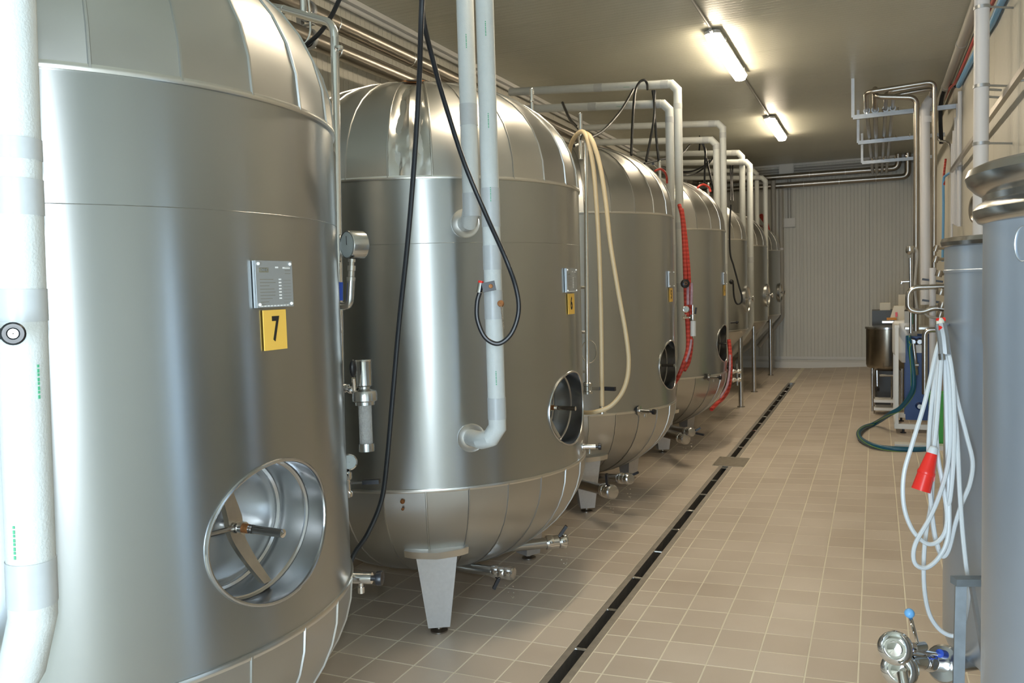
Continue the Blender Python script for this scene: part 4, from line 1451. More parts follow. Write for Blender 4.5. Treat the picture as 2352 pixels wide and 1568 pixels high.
# ------------------------------------------------------------------ far wall pipes
YP = 16.12
for (za, pxr, lb, dz) in ((3.52, 2063, 'upper dark stainless pipe across the far wall', 0), (3.36, 2085, 'lower dark stainless pipe across the far wall', 0)):
    xr = at(pxr, 400, Y=YP).x
    p = fillet([(PX+.05, 15.6 if dz == 0 else 15.6, za-.02), (PX+.06, YP, za), (xr, YP, za), (xr, YP-.05, HC-.01)], .10, 6)
    t_ = thing('steel_pipe', (-.5, YP, za-.06), lb, 'pipe')
    MB().tube(p, .052, 18).build('pipe_run', 'dark_steel_pipe', t_)
    for x in (-1.2, -.6, .0): MB().lathe([(.052, -.006), (.055, -.004), (.055, .004), (.052, .006)], (x+.1*(za > 3.4), YP, za), (1, 0, 0), 18).build('weld_ring', 'seam_steel', t_)
for (px, lb, zt, zb) in ((1776, 'left slim grey riser down the far wall', 3.44, 1.0), (1793, 'right slim grey riser down the far wall', 3.28, .95)):
    a = at(px, 430, Y=15.95); P = [Vector((a.x, 15.95, zt)), Vector((a.x, 15.95, zb)), Vector((a.x-.40, 15.8, zb-.52))]
    t_ = thing('riser_pipe', (a.x, 15.95, zb), lb, 'pipe')
    MB().tube(fillet(P, .06, 4), .040, 14).build('pipe_run', 'grey_pvc', t_)
    MB().lathe([(.04, -.02), (.043, -.02), (.043, .02), (.04, .02)], (a.x, 15.95, 2.2), (0, 0, 1), 14).build('coupling', 'white_pvc', t_)
a = at(1806, 373, Y=16.2)
jb = MB(); jb.box((a.x, 16.24, 3.66), (.26, .08, .20))
jbo = jb.build('junction_box', 'trim_white', smooth=0); tag(jbo, 'large pale junction box under the ceiling on the far wall', 'box')
MB().box((a.x, 16.196, 3.66), (.23, .01, .17)).build('lid', 'white_paint', jbo, smooth=0)
a2 = at(1812, 511, Y=16.2)
jb = MB(); jb.box((a2.x, 16.24, a2.z), (.22, .08, .16))
jbo = jb.build('junction_box', 'trim_white', smooth=0); tag(jbo, 'small pale switch box halfway up the far wall', 'box')
MB().box((a2.x-.13, 16.22, a2.z), (.04, .05, .06)).build('gland', 'black_plastic', jbo, smooth=0)
for q in (-.02, .03): tag(MB().cyl((a2.x+q, 16.265, a2.z+.08), (a2.x+q, 16.265, 3.56), .010, 8).build('conduit', 'grey_pvc'), ('left' if q < 0 else 'right')+' thin conduit dropping to the small box on the far wall', 'conduit')

# ------------------------------------------------------------------ hanging rack with product pipes (right)
rk = thing('pipe_rack', (.1, 9.6, 2.9), 'hanging steel angle frames carrying the product pipes from the ceiling', 'rack')


def frame(pxl, pyt, pyb, pxr, pyr, Yv, top=True):
    m_ = MB()
    a = at(pxl, pyb, Y=Yv)
    xr = XR-.03
    m_.beam((a.x, Yv, HC-.012 if top else a.z+.30), (a.x, Yv, a.z), .035, .008, (0, 1, 0))
    m_.beam((a.x, Yv, a.z), (xr, Yv, a.z+.02), .035, .035)
    m_.beam((a.x, Yv-.015, HC-.012 if top else a.z+.30), (a.x, Yv-.015, a.z), .008, .035, (0, 1, 0))
    return m_, a


zz = None
for k, (pxl, pyb, Yv) in enumerate(((1959, 270, 9.75), (1971, 328, 11.6), (1980, 374, 13.5))):
    a = at(pxl, pyb, Y=Yv)
    m_ = MB()
    m_.beam((a.x, Yv, HC-.012), (a.x, Yv, a.z), .032, .006, (0, 1, 0))
    m_.beam((a.x, Yv-.016, a.z), (XR-.03, Yv-.016, a.z+.01), .045, .006, (0, 1, 0))
    m_.beam((a.x, Yv, a.z-.02), (XR-.03, Yv, a.z-.01), .006, .04, (0, 1, 0))
    m_.build('hanger_frame', 'galvanised', rk, smooth=0)
    zz = a.z
    bt = MB()
    for q in range(4): bt.cyl((a.x+.14+.15*q, Yv-.02, a.z+.02), (a.x+.14+.15*q, Yv-.02, a.z+.055), .008, 8)
    bt.build('bolts', 'chrome', rk)['kind'] = 'stuff'
# four pipes along the room, turning across near the front frame
SPX = [(1989, 212, 9.1), (2010, 222, 9.15), (2035, 212, 9.3), (2052, 220, 9.35)]
zr = at(1959, 270, Y=9.75).z
TOPY = 9.35
for k, (pxs, pyt, Yf) in enumerate(SPX):
    a = at(pxs, pyt, Y=Yf)
    x = a.x
    zrun = zr+.055
    zt = a.z
    if k == 0:
        e = at(2147, 187, Y=Yf); e2 = at(2160, 620, Y=Yf)
        P = [(x+.04, 15.6, zrun), (x, Yf+.45, zrun), (x, Yf, zt), (e.x, Yf, e.z), (e.x, Yf, e2.z)]
        lb = 'thin steel pipe crossing at the top of the rack and dropping beside the right wall'; r = .022
    elif k == 1:
        e = at(2105, 224, Y=Yf); e2 = at(2114, 760, Y=Yf)
        P = [(x+.02, 15.6, zrun), (x, Yf+.45, zrun), (x, Yf+.05, zt+.1), (x, Yf, zt), (e.x, Yf, e.z), (e.x, Yf, e2.z)]
        lb = 'steel pipe crossing lower on the rack and dropping to the blue heat exchanger'; r = .026
    else:
        e = at(2142, 194 + 9*(k-2), Y=Yf)
        P = [(x, 15.6, zrun), (x, Yf+.45, zrun), (x, Yf, zt), (e.x, Yf, e.z), (e.x, Yf+.25, e.z-.05)]
        lb = ('third' if k == 2 else 'fourth')+' thin steel pipe across the top of the rack'; r = .020
    t_ = thing('product_pipe', (x, Yf, zt-.1), lb, 'pipe')
    MB().tube(fillet(P, .07, 5), r, 14).build('pipe_run', 'dark_steel_pipe', t_)
    rn = MB()
    rn.lathe([(r, -.01), (r+.012, -.01), (r+.012, .01), (r, .01)], (x, 9.75, zrun), (0, 1, 0), 14)
    rn.build('pipe_ring', 'galvanised', t_)
# insulated drop
a = at(2127, 330, Y=9.5); b = at(2122, 240, Y=9.5)
vt = thing('insulated_pipe', (a.x, 9.5, 1.2), 'matt grey insulated pipe dropping beside the thin steel pipes on the right', 'pipe')
MB().tube(fillet([at(2137, 222, Y=10.3)+Vector((.05, 1.0, 0)), at(2139, 225, Y=9.6), at(2124, 246, Y=9.5), Vector((a.x+.0, 9.5, 1.35))], .08, 4), .048, 16).build('pipe_run', 'white_pvc', vt)
MB().lathe([(.048, -.03), (.051, -.03), (.051, .03), (.048, .03)], (a.x, 9.5, at(2127, 275, Y=9.5).z), (0, 0, 1), 16).build('coupling', 'white_pvc', vt)

# conduits and pipes on the right wall
Yc = 8.7
grp = 'slim white conduits on the right wall'
for k, (px, pt, pb, Yq) in enumerate(((2205, 210, 520, 8.4), (2199, 238, 518, 8.8), (2195, 270, 516, 9.05), (2191, 300, 514, 9.3), (2187, 330, 600, 9.6))):
    x = XR-TH-.025
    t = at(px, pt, X=x); b = at(px, pb, Y=t.y)
    m_ = MB().cyl((x, t.y, b.z), (x, t.y, min(t.z, HC-.02)), .020 if k == 0 else .013, 10)
    o = m_.build('conduit', 'white_pvc')
    tag(o, ['tallest, thickest conduit of the cluster on the right wall', 'second conduit of the cluster on the right wall', 'third conduit of the cluster on the right wall', 'fourth conduit of the cluster on the right wall', 'farthest, lowest conduit of the cluster on the right wall'][k], 'conduit', grp)
sx = MB().tube(spline([at(2152, 314, D=9.3), at(2158, 322, D=9.3), at(2170, 325, D=9.2), at(2180, 330, D=9.2), at(2185, 345, D=9.1), at(2186, 400, D=9.1), at(2188, 500, D=9.1)], 6), .014, 10)
tag(sx.build('steel_tube', 'satin_steel'), 'thin steel tube with an S-bend beside the right wall conduits', 'tube')
# corner drain pipe under the ceiling
cx_ = .70
t_ = thing('drain_pipe', (cx_, 7, 3.6), 'grey round pipe under the ceiling along the right wall', 'pipe')
MB().tube([(cx_, 2.2, HC-.07), (cx_, 12.5, HC-.07)], .042, 16).build('pipe_run', 'grey_pvc', t_)
for y in (5.5, 8.6, 10.4): MB().lathe([(.042, -.04), (.047, -.04), (.047, .04), (.042, .04)], (cx_, y, HC-.07), (0, 1, 0), 16).build('coupling', 'grey_pvc', t_)
rz_ = at(2237, 95, X=.735).z
P = [at(2300, -30, X=.735), at(2283, 0, X=.735), at(2262, 42, X=.735), at(2237, 92, X=.735), at(2215, 145, X=.735), at(2195, 188, X=.735), at(2180, 205, X=.735), at(2168, 230, X=.735)]
tag(MB().tube(spline(P, 6), .014, 10).build('red_hose', 'red_hose'), 'thin red hose running high along the right wall', 'hose')
P = [at(2318, -30, X=.75), at(2300, 5, X=.75), at(2280, 50, X=.75), at(2262, 80, X=.75), at(2237, 128, X=.75), at(2215, 170, X=.75), at(2202, 197, X=.75)]
tag(MB().tube(spline(P, 6), .024, 12).build('blue_hose', 'light_blue_plastic'), 'thicker blue hose running high along the right wall', 'hose')
tag(MB().tube(spline([at(2172, 365, D=9.8), at(2168, 400, D=9.8), at(2168, 425, D=9.8)], 4), .013, 8).build('red_hose', 'red_hose'), 'short red hose end beside the right wall risers', 'hose')
tag(MB().tube(spline([at(2184, 396, D=9.6), at(2174, 402, D=9.7), at(2167, 415, D=9.8), at(2167, 480, D=9.8), at(2165, 600, D=9.8)], 6), .015, 8).build('blue_hose', 'light_blue_plastic'), 'thin blue hose dropping beside the right wall risers', 'hose')
dk = MB().tube(spline([at(2195, 196, D=8.9), at(2180, 200, D=9.1), at(2168, 210, D=9.2), at(2160, 250, D=9.3), at(2162, 330, D=9.3)], 6), .022, 8)
tag(dk.build('black_hose', 'black_rubber'), 'bundle of dark cable at the top corner of the right wall', 'cable')
# rails along the wall
a = at(2360, 108, X=.71); b = at(2185, 412, X=.71); z = (a.z+b.z)/2
t_ = thing('wall_rail', (.71, a.y, z), 'dark channel rail on standoffs along the upper right wall', 'rail')
MB().beam((.71, a.y, z), (.71, b.y, z), .03, .035).build('channel', 'dark_steel_pipe', t_, smooth=0)
for y in (a.y+.4, (a.y+b.y)/2, b.y-.4): MB().cyl((.71, y, z), (XR-TH, y, z), .007, 8).build('standoff', 'galvanised', t_)
# tall white pipe
wp = at(2254, 200, Y=6.0)
t_ = thing('insulated_pipe', (wp.x, 6.0, .07), 'tall smooth white pipe standing by the right wall behind the steel drums', 'pipe')
MB().cyl((wp.x, 6.0, floor_z(wp.x)), (wp.x, 6.0, HC-.012), .043, 20).build('pipe_run', 'white_pvc', t_)
for py in (18, 198, 330):
    z = at(2254, py, Y=6.0).z
    k = MB(); k.lathe([(.043, -.01), (.047, -.01), (.047, .01), (.043, .01)], (wp.x, 6.0, z), (0, 0, 1), 18); k.cyl((wp.x+.04, 6.0, z), (XR-TH, 6.1, z), .007, 8)
    k.build('pipe_clip', 'galvanised', t_)
for py in (205, 222):
    tag(MB().cyl(at(2270, py, Y=6.5), at(2300, py+2, X=.77), .008, 8).build('wall_bracket', 'galvanised'), '%s short steel stub bracket behind the tall white pipe' % ('upper' if py == 205 else 'lower'), 'bracket')
eb = at(2228, 530, X=.70)
bx = MB(); bx.bbox_((.58, 4.6, at(2200, 548, Y=4.6).z-.15), (XR-TH, 5.3, at(2200, 512, Y=4.6).z))
bo = bx.build('switch_cabinet', 'white_paint', smooth=0); tag(bo, 'pale wall cabinet above the farther steel drum', 'cabinet')
MB().bbox_((.572, 4.63, at(2200, 548, Y=4.6).z-.13), (.58, 5.27, at(2200, 512, Y=4.6).z-.02)).build('door', 'trim_white', bo, smooth=0)
hn = MB(); p = at(2243, 480, D=5.6); hn.lathe([(.02, 0), (.03, .03), (.09, .09), (.095, .10), (.08, .10), (.01, .05)], p+Vector((.08, 0, 0)), (-1, -.3, 0), 20); hn.cyl(p+Vector((.08, 0, 0)), (XR-TH, p.y, p.z), .02, 10)
tag(hn.build('funnel', 'dark_steel_pipe'), 'dark steel funnel above the pale cabinet', 'funnel')

# ------------------------------------------------------------------ steel drums in the right foreground
D2 = (.455, 1.68); R2 = .28
z2 = 1.75
dr2 = thing('steel_drum', (*D2, floor_z(D2[0])), 'tall nearest steel vessel with a thick rolled rim, cut by the right edge', 'tank')
m_ = MB()
fz = floor_z(D2[0])
m_.lathe([(.001, fz+.02), (R2-.01, fz+.02), (R2, fz+.05), (R2, 1.52), (R2+.002, 1.53), (R2+.002, 1.76)], (D2[0], D2[1], 0), (0, 0, 1), 96)
m_.build('body', 'drum_steel', dr2)
ZT2 = 1.835
m_ = MB(); m_.lathe([(R2, ZT2-.100), (R2+.010, ZT2-.096), (R2+.017, ZT2-.086), (R2+.019, ZT2-.076), (R2+.013, ZT2-.066), (R2+.003, ZT2-.060), (R2+.004, ZT2-.050), (R2+.016, ZT2-.042), (R2+.027, ZT2-.030), (R2+.031, ZT2-.018), (R2+.027, ZT2-.006), (R2+.014, ZT2), (R2-.008, ZT2-.003), (R2-.012, ZT2-.06)], (D2[0], D2[1], 0), (0, 0, 1), 96)
m_.build('rim', 'satin_steel', dr2)
m_ = MB(); m_.lathe([(R2-.012, 1.80), (R2*.6, 1.82), (.001, 1.825)], (D2[0], D2[1], 0), (0, 0, 1), 48)
m_.build('lid', 'satin_steel', dr2)
for aa in (-149, -126):
    c = Vector((D2[0], D2[1], 1.695)); e1 = Vector((math.cos(rad(aa)), math.sin(rad(aa)), 0)); e2 = Vector((-e1.y, e1.x, 0))
    rg = [c+e1*math.sqrt(max(0, (R2+.0025)**2-(.019*math.cos(t))**2))+e2*.019*math.cos(t)+Vector((0, 0, .028*math.sin(t))) for t in [i*2*PI/24 for i in range(24)]]
    MB().tube(rg, .0014, 6, closed=True).build('embossed_ring', 'galvanised', dr2)
D1 = (.47, 3.0); R1 = .27
z1 = 1.755
dr1 = thing('steel_drum', (*D1, floor_z(D1[0])), 'second steel vessel, lower, with thin bright rim, behind the cable coil', 'tank')
m_ = MB(); fz = floor_z(D1[0])
m_.lathe([(.001, fz+.25), (.08, fz+.25), (R1-.01, fz+.40), (R1, fz+.43), (R1, z1)], (D1[0], D1[1], 0), (0, 0, 1), 96)
m_.build('body', 'drum_steel', dr1)
m_ = MB(); m_.lathe([(R1, z1-.02), (R1+.008, z1-.016), (R1+.012, z1-.004), (R1+.008, z1+.008), (R1-.004, z1+.01), (R1-.006, z1-.02)], (D1[0], D1[1], 0), (0, 0, 1), 96)
m_.build('rim', 'polished_steel', dr1)
m_ = MB(); m_.lathe([(R1-.003, z1), (.1, z1+.015), (.001, z1+.02)], (D1[0], D1[1], 0), (0, 0, 1), 48); m_.build('lid', 'satin_steel', dr1)
m_ = MB(); m_.lathe([(R1+.0005, z1-.10), (R1+.003, z1-.098), (R1+.003, z1-.092), (R1+.0005, z1-.09)], (D1[0], D1[1], 0), (0, 0, 1), 96); m_.build('bead', 'drum_steel', dr1)
# angle iron stand of the drum
stn = thing('angle_stand', (D1[0]-.2, D1[1]-.35, .05), 'grey angle iron stand below the cable coil at the bottom right', 'stand')
fa = at(2203, 1335, D=2.35); fb = at(2203, 1600, D=2.35)
MB().beam(at(2207, 1330, D=2.35), at(2200, 1640, D=2.35), .028, .028).build('upright', 'stand_grey', stn, smooth=0)
MB().beam(at(2190, 1334, D=2.33), at(2262, 1334, D=2.33), .034, .02).build('top_bar', 'stand_grey', stn, smooth=0)
MB().beam(at(2232, 1345, D=2.38), at(2276, 1600, D=2.30), .010, .014).build('brace', 'galvanised', stn, smooth=0)

# ------------------------------------------------------------------ cable coil with red plug
cc = thing('cable_coil', at(2160, 1300, D=2.5), 'coil of white cable with a red industrial plug hanging on the second drum', 'cable')
DC = 2.5
loops = [
    [(2163, 770, 2.5), (2150, 810, 2.48), (2125, 920, 2.46), (2095, 1020, 2.45), (2076, 1090, 2.45), (2076, 1160, 2.45), (2095, 1215, 2.45), (2125, 1246, 2.45), (2150, 1246, 2.45), (2170, 1222, 2.45), (2175, 1180, 2.45), (2165, 1110, 2.46), (2153, 1040, 2.47), (2150, 950, 2.48), (2155, 850, 2.49), (2163, 785, 2.5)],
    [(2166, 772, 2.49), (2160, 850, 2.47), (2152, 960, 2.46), (2145, 1030, 2.455), (2142, 1045, 2.45)],
    [(2168, 775, 2.50), (2180, 860, 2.48), (2183, 960, 2.46), (2178, 1060, 2.45), (2160, 1130, 2.44), (2135, 1190, 2.44), (2104, 1245, 2.44), (2098, 1280, 2.44), (2108, 1300, 2.44), (2132, 1302, 2.44), (2160, 1275, 2.44), (2178, 1230, 2.44), (2180, 1150, 2.45), (2176, 1020, 2.46), (2172, 880, 2.48), (2168, 780, 2.5)],
    [(2164, 775, 2.52), (2150, 900, 2.51), (2140, 1080, 2.5), (2138, 1160, 2.5), (2128, 1215, 2.49), (2122, 1280, 2.48), (2123, 1350, 2.47), (2134, 1408, 2.46), (2158, 1445, 2.45), (2188, 1460, 2.44), (2206, 1448, 2.43), (2219, 1410, 2.42), (2225, 1350, 2.40), (2218, 1290, 2.39), (2210, 1210, 2.40), (2204, 1120, 2.42), (2198, 1000, 2.45), (2186, 880, 2.48), (2172, 785, 2.5)],
    [(2174, 780, 2.5), (2195, 900, 2.48), (2220, 1000, 2.46), (2234, 1060, 2.45), (2228, 1110, 2.44), (2210, 1155, 2.44), (2195, 1200, 2.45), (2180, 1260, 2.47), (2166, 1278, 2.48), (2155, 1260, 2.49), (2145, 1220, 2.5), (2140, 1150, 2.5), (2150, 1000, 2.5), (2160, 860, 2.51), (2168, 780, 2.51)],
    [(2170, 775, 2.48), (2186, 850, 2.46), (2192, 960, 2.45), (2190, 1060, 2.44), (2183, 1140, 2.44), (2178, 1160, 2.45)],
    [(2165, 775, 2.51), (2148, 860, 2.5), (2135, 980, 2.49), (2133, 1060, 2.48), (2137, 1140, 2.48), (2146, 1220, 2.48), (2156, 1260, 2.48)],
]
for q in loops:
    MB().tube(spline([at(a, b, D=d) for a, b, d in q], 6), .0064, 8).build('cable_loop', 'white_cable', cc)
pd0 = at(2141, 1040, D=2.45); pd1 = at(2115, 1126, D=2.45)
dd = pd1-pd0; L_ = dd.length
m_ = MB(); m_.lathe([(.008, -.012), (.013, 0)], pd0, dd, 18)
m_.lathe([(.013, 0), (.015, .002), (.022, L_*.45), (.0245, L_*.5), (.0245, L_*.56), (.023, L_*.58), (.026, L_*.95), (.0265, L_), (.022, L_), (.021, L_*.8), (.001, L_*.8)], pd0, dd, 24)
plug = m_.build('red_plug', 'red_plastic', cc); plug['label'] = 'red industrial power plug'
m_ = MB(); m_.lathe([(.007, -.02), (.012, -.016), (.0145, -.002), (.0145, .002), (.010, .003)], pd0, dd, 18); m_.build('cable_gland', 'white_cable', cc)
MB().beam(pd0+dd*.55+rt*.024, pd0+dd*.75+rt*.026, .008, .008).build('plug_tab', 'red_plastic', cc)
# clamp hook holding the coil
hk = thing('coil_hook', at(2163, 825, D=2.46), 'grey plastic hook with a red and cream clip holding the white cable coil', 'hook')
P = [at(2160, 745, D=2.45), at(2166, 775, D=2.44), at(2170, 815, D=2.43)]
m_ = MB(); m_.tube(spline(P, 4), .016, 10, radii=None); m_.build('hook_body', 'galvanised', hk)
MB().sphere(at(2160, 742, D=2.45), .013, 10, (.9, .9, 1.3)).build('cream_clip', 'cream_box', hk)
MB().cyl(at(2152, 735, D=2.45), at(2170, 733, D=2.45), .006, 10).build('red_clip', 'red_plastic', hk)
MB().cyl(at(2155, 753, D=2.44), at(2166, 753, D=2.44), .008, 10).build('red_band', 'red_plastic', hk)
MB().cyl(at(2163, 812, D=2.425), at(2164, 826, D=2.425), .009, 10).build('steel_pin', 'chrome', hk)
MB().cyl(at(2162, 745, D=2.47), at(2190, 745, D=2.75), .006, 8).build('hook_arm', 'galvanised', hk)

# ------------------------------------------------------------------ valve at the bottom right
vv = thing('valve_assembly', at(2090, 1560, D=2.4), 'chrome butterfly valves with blue ball lever at the bottom right corner', 'valve')
for (px, py, R_, rr) in ((2056, 1488, .045, 1), (2066, 1538, .048, 1)):
    p = at(px, py, D=2.28); n_ = (-fw*.8-rt*.55+Vector((0, 0, .1))).normalized()
    m_ = MB(); m_.lathe([(.001, -.06), (.03, -.06), (.03, -.02), (R_*.9, -.018), (R_, -.012), (R_, .004), (R_*.85, .010), (R_*.62, .012), (R_*.6, .006), (R_*.45, .006), (R_*.4, .014), (.001, .016)], p, n_, 32)
    m_.build('clamp_flange', 'chrome', vv)
p0 = at(2082, 1514, D=2.33); p1 = at(2168, 1524, D=2.45)
dd = p1-p0; L_ = dd.length
m_ = MB(); m_.lathe([(.024, 0), (.024, L_*.3), (.027, L_*.32), (.027, L_*.38), (.024, L_*.4), (.024, L_*.55), (.027, L_*.57), (.027, L_*.63), (.024, L_*.65), (.024, L_)], p0, dd, 20)
m_.build('pipe_body', 'chrome', vv)
m_ = MB(); m_.lathe([(.02, L_*.95), (.05, L_*.97), (.055, L_*1.0), (.055, L_*1.05), (.05, L_*1.08)], p0, dd, 24); m_.build('end_flange', 'polished_steel', vv)
MB().cyl(at(2090, 1490, D=2.3), at(2162, 1503, D=2.4), .0055, 10).build('side_rod', 'chrome', vv)
MB().cyl(at(2158, 1500, D=2.39), at(2170, 1503, D=2.41), .012, 14).build('blue_cap', 'blue_plastic', vv)
MB().cyl(at(2098, 1487, D=2.32), at(2122, 1484, D=2.34), .014, 14).build('bonnet', 'chrome', vv)
MB().cyl(at(2107, 1476, D=2.32), at(2092, 1420, D=2.3), .005, 10).build('lever_rod', 'chrome', vv)
MB().sphere(at(2089, 1408, D=2.3), .0135, 16).build('ball_knob', 'light_blue_plastic', vv)
MB().tube([at(2072, 1545, D=2.24), at(2082, 1600, D=2.2), at(2090, 1680, D=2.2)], .014, 12).build('drain_spout', 'chrome', vv)
MB().tube(fillet([at(2166, 1524, D=2.45), at(2200, 1526, D=2.6), Vector((D1[0], D1[1]-.0, .45))], .05, 4), .024, 14).build('inlet_pipe', 'satin_steel', vv)

# ------------------------------------------------------------------ heat exchanger unit
YM = 9.3
hx = thing('heat_exchanger', (.35, YM, .05), 'blue plate heat exchanger in a white wheeled frame at the right wall', 'machine')


def fb(a, b, Y, w_=.03, h_=.03):
    return at(a[0], a[1], Y=Y), at(b[0], b[1], Y=Y)


zf = floor_z(.2)
p = at(2060, 760, Y=YM); xl_ = p.x
ztop = at(2060, 750, Y=YM).z; zbot = at(2060, 978, Y=YM).z
m_ = MB().beam((xl_, YM, zbot-.02), (xl_, YM, ztop), .042, .032)
m_.build('post', 'white_paint', hx, smooth=0)
MB().beam((xl_, YM+.75, zbot-.02), (xl_, YM+.75, ztop), .042, .042).build('post', 'white_paint', hx, smooth=0)
MB().beam((xl_-.02, YM, zbot), (.72, YM, zbot), .045, .05).build('base_rail', 'white_paint', hx, smooth=0)
MB().beam((xl_-.02, YM+.75, zbot), (.72, YM+.75, zbot), .045, .05).build('base_rail', 'white_paint', hx, smooth=0)
MB().beam((xl_, YM, zbot), (xl_, YM+.75, zbot), .045, .05).build('base_rail', 'white_paint', hx, smooth=0)
MB().beam((xl_, YM, ztop), (xl_, YM+.75, ztop), .045, .03).build('top_rail', 'white_paint', hx, smooth=0)
for yy in (YM, YM+.75):
    q = MB(); q.cyl((xl_+.06, yy, zf+.004), (xl_+.06, yy, zf+.012), .028, 12); q.cyl((xl_+.06, yy, zf+.01), (xl_+.06, yy, zbot), .012, 10)
    q.build('foot', 'black_plastic', hx)
xa = at(2080, 800, Y=YM+.05).x; xb = at(2137, 800, Y=YM+.05).x
za, zb_ = at(2080, 963, Y=YM+.05).z, at(2080, 772, Y=YM+.05).z
MB().bbox_((xa, YM+.03, za), (xb+.05, YM+.09, zb_)).build('front_plate', 'blue_paint', hx, smooth=0)
pk = MB()
for k in range(14): pk.bbox_((xa+.03, YM+.10+.022*k, za+.03), (xb+.02, YM+.114+.022*k, zb_-.03))
pk.build('plate_pack', 'satin_steel', hx, smooth=0)['kind'] = 'stuff'
MB().bbox_((xa, YM+.42, za), (xb+.05, YM+.46, zb_)).build('rear_plate', 'blue_paint', hx, smooth=0)
for (px, py) in ((2097, 784), (2112, 784), (2112, 932)):
    q = at(px, py, Y=YM+.03)
    m_ = MB(); m_.lathe([(.001, .05), (.022, .05), (.034, .03), (.034, .01), (.04, 0)], q, (0, -1, 0), 18)
    m_.build('port', 'polished_steel', hx)
MB().box(at(2104, 801, Y=YM+.02), (.13, .006, .08)).build('type_label', 'white_paint', hx, smooth=0)
q = [at(2098, 790, Y=YM-.05), at(2101, 815, Y=YM-.06), at(2103, 835, Y=YM-.06), at(2106, 860, Y=YM-.03)]
MB().tube(spline(q, 5), .018, 12).build('front_pipe', 'polished_steel', hx)
MB().cyl(at(2092, 838, Y=YM-.06), at(2110, 838, Y=YM-.06), .022, 12).build('front_valve', 'polished_steel', hx)
# white balance vessel leaning in the frame
m_ = MB(); m_.lathe([(.12, 0), (.12, .35), (.10, .40), (.03, .45), (.03, .5)], at(2072, 832, Y=YM+.3), (0, 0, -1), 24)
m_.lathe([(.12, 0), (.12, -.28)], at(2072, 832, Y=YM+.3), (0, 0, -1), 24)
# piping above
t_ = thing('process_piping', (.35, 9.0, 1.3), 'looped stainless process pipes and valves above the blue heat exchanger', 'pipework')
MB().tube(fillet([at(2172, 658, Y=8.9), at(2086, 660, Y=8.9), at(2086, 712, Y=8.9), at(2120, 717, Y=8.9), at(2145, 706, Y=8.9), at(2172, 710, Y=8.9)], .12, 8), .026, 14).build('loop_pipe', 'satin_steel', t_)
MB().tube(fillet([at(2160, 757, Y=8.8), at(2124, 757, Y=8.8), at(2124, 905, Y=8.8)], .07, 6), .026, 14).build('down_pipe', 'polished_steel', t_)
MB().tube([at(2091, 592, Y=9.0), at(2092, 700, Y=9.0), at(2092, 765, Y=9.0)], .015, 12).build('sensor_pipe', 'polished_steel', t_)
m_ = MB(); m_.lathe([(.012, -.02), (.035, 0), (.04, .02), (.035, .06), (.001, .065)], at(2090, 580, Y=9.0), (0, 0, 1), 18); m_.build('sensor_head', 'satin_steel', t_)
MB().tube(fillet([at(2090, 646, Y=9.0), at(2071, 647, Y=9.0), at(2070, 652, Y=9.0)], .02, 3), .010, 10).build('tap_arm', 'polished_steel', t_)
MB().tube(spline([at(2100, 569, Y=9.0), at(2107, 580, Y=9.0), at(2104, 620, Y=9.0), at(2101, 660, Y=9.0), at(2104, 690, Y=9.0), at(2108, 712, Y=9.0)], 6), .012, 8).build('grey_cable', 'grey_pvc', t_)
MB().cyl(at(2142, 615, Y=9.0), at(2142, 860, Y=9.0), .030, 14).build('white_pipe', 'white_pvc', t_)
for py in (641, 689): MB().beam(at(2118, py, Y=9.0), at(2166, py+6, Y=9.0), .012, .02).build('clamp_strip', 'black_plastic', t_)
vs_ = MB()
for (px, py, r) in ((2150, 570, .022), (2149, 595, .026), (2157, 628, .03), (2162, 670, .04), (2164, 700, .035), (2160, 722, .03), (2158, 740, .03)):
    q = at(px, py, Y=8.85); vs_.lathe([(.001, -.03), (r, -.03), (r*1.1, 0), (r, .03), (.001, .03)], q, (.3, 0, 1), 12)
    vs_.cyl(q, q+rt*.10, r*.6, 10)
vs_.build('valve_cluster', 'dark_steel_pipe', t_)['kind'] = 'stuff'
MB().tube(spline([at(2120, 715, Y=8.9), at(2132, 726, Y=8.9), at(2150, 730, Y=8.9), at(2165, 728, Y=8.9)], 5), .012, 8).build('grey_cable', 'grey_pvc', t_)
cs = thing('control_box', at(2095, 745, Y=9.4), 'grey and teal control boxes above the blue heat exchanger', 'box')
MB().box(at(2088, 728, Y=9.4), (.085, .06, .12)).build('grey_module', 'grey_pvc', cs, smooth=0)
MB().box(at(2100, 728, Y=9.38), (.06, .06, .14)).build('teal_module', 'teal_plastic', cs, smooth=0)
MB().box(at(2110, 730, Y=9.42), (.03, .06, .12)).build('cream_module', 'cream_box', cs, smooth=0)
m_ = MB(); m_.beam(at(2078, 752, Y=9.4), at(2140, 752, Y=9.4), .3, .02); m_.build('shelf', 'aluminium', cs, smooth=0)
MB().bbox_(at(2150, 905, Y=8.6)+Vector((0, 0, -.1)), at(2168, 700, Y=8.6)+Vector((.02, .1, 0))).build('dark_panel', 'blue_paint', cs, smooth=0) if False else None
gp = at(2143, 970, Y=8.6)
tag(MB().bbox_((gp.x-.03, 8.55, floor_z(gp.x)), (gp.x+.16, 8.75, gp.z+.28)).build('green_canister', 'green_plastic', smooth=15), 'green canister on the floor behind the cable coil', 'canister')

# low pallet strip on the floor before it
a = at(2055, 1020, Z=.10)
pal = MB(); pal.bbox_((a.x, a.y, floor_z(a.x)), (.7, a.y+.12, floor_z(a.x)+.055)); 
tag(pal.build('floor_plinth', 'trim_white', smooth=0), 'low pale plinth strip on the floor in front of the blue heat exchanger', 'plinth')

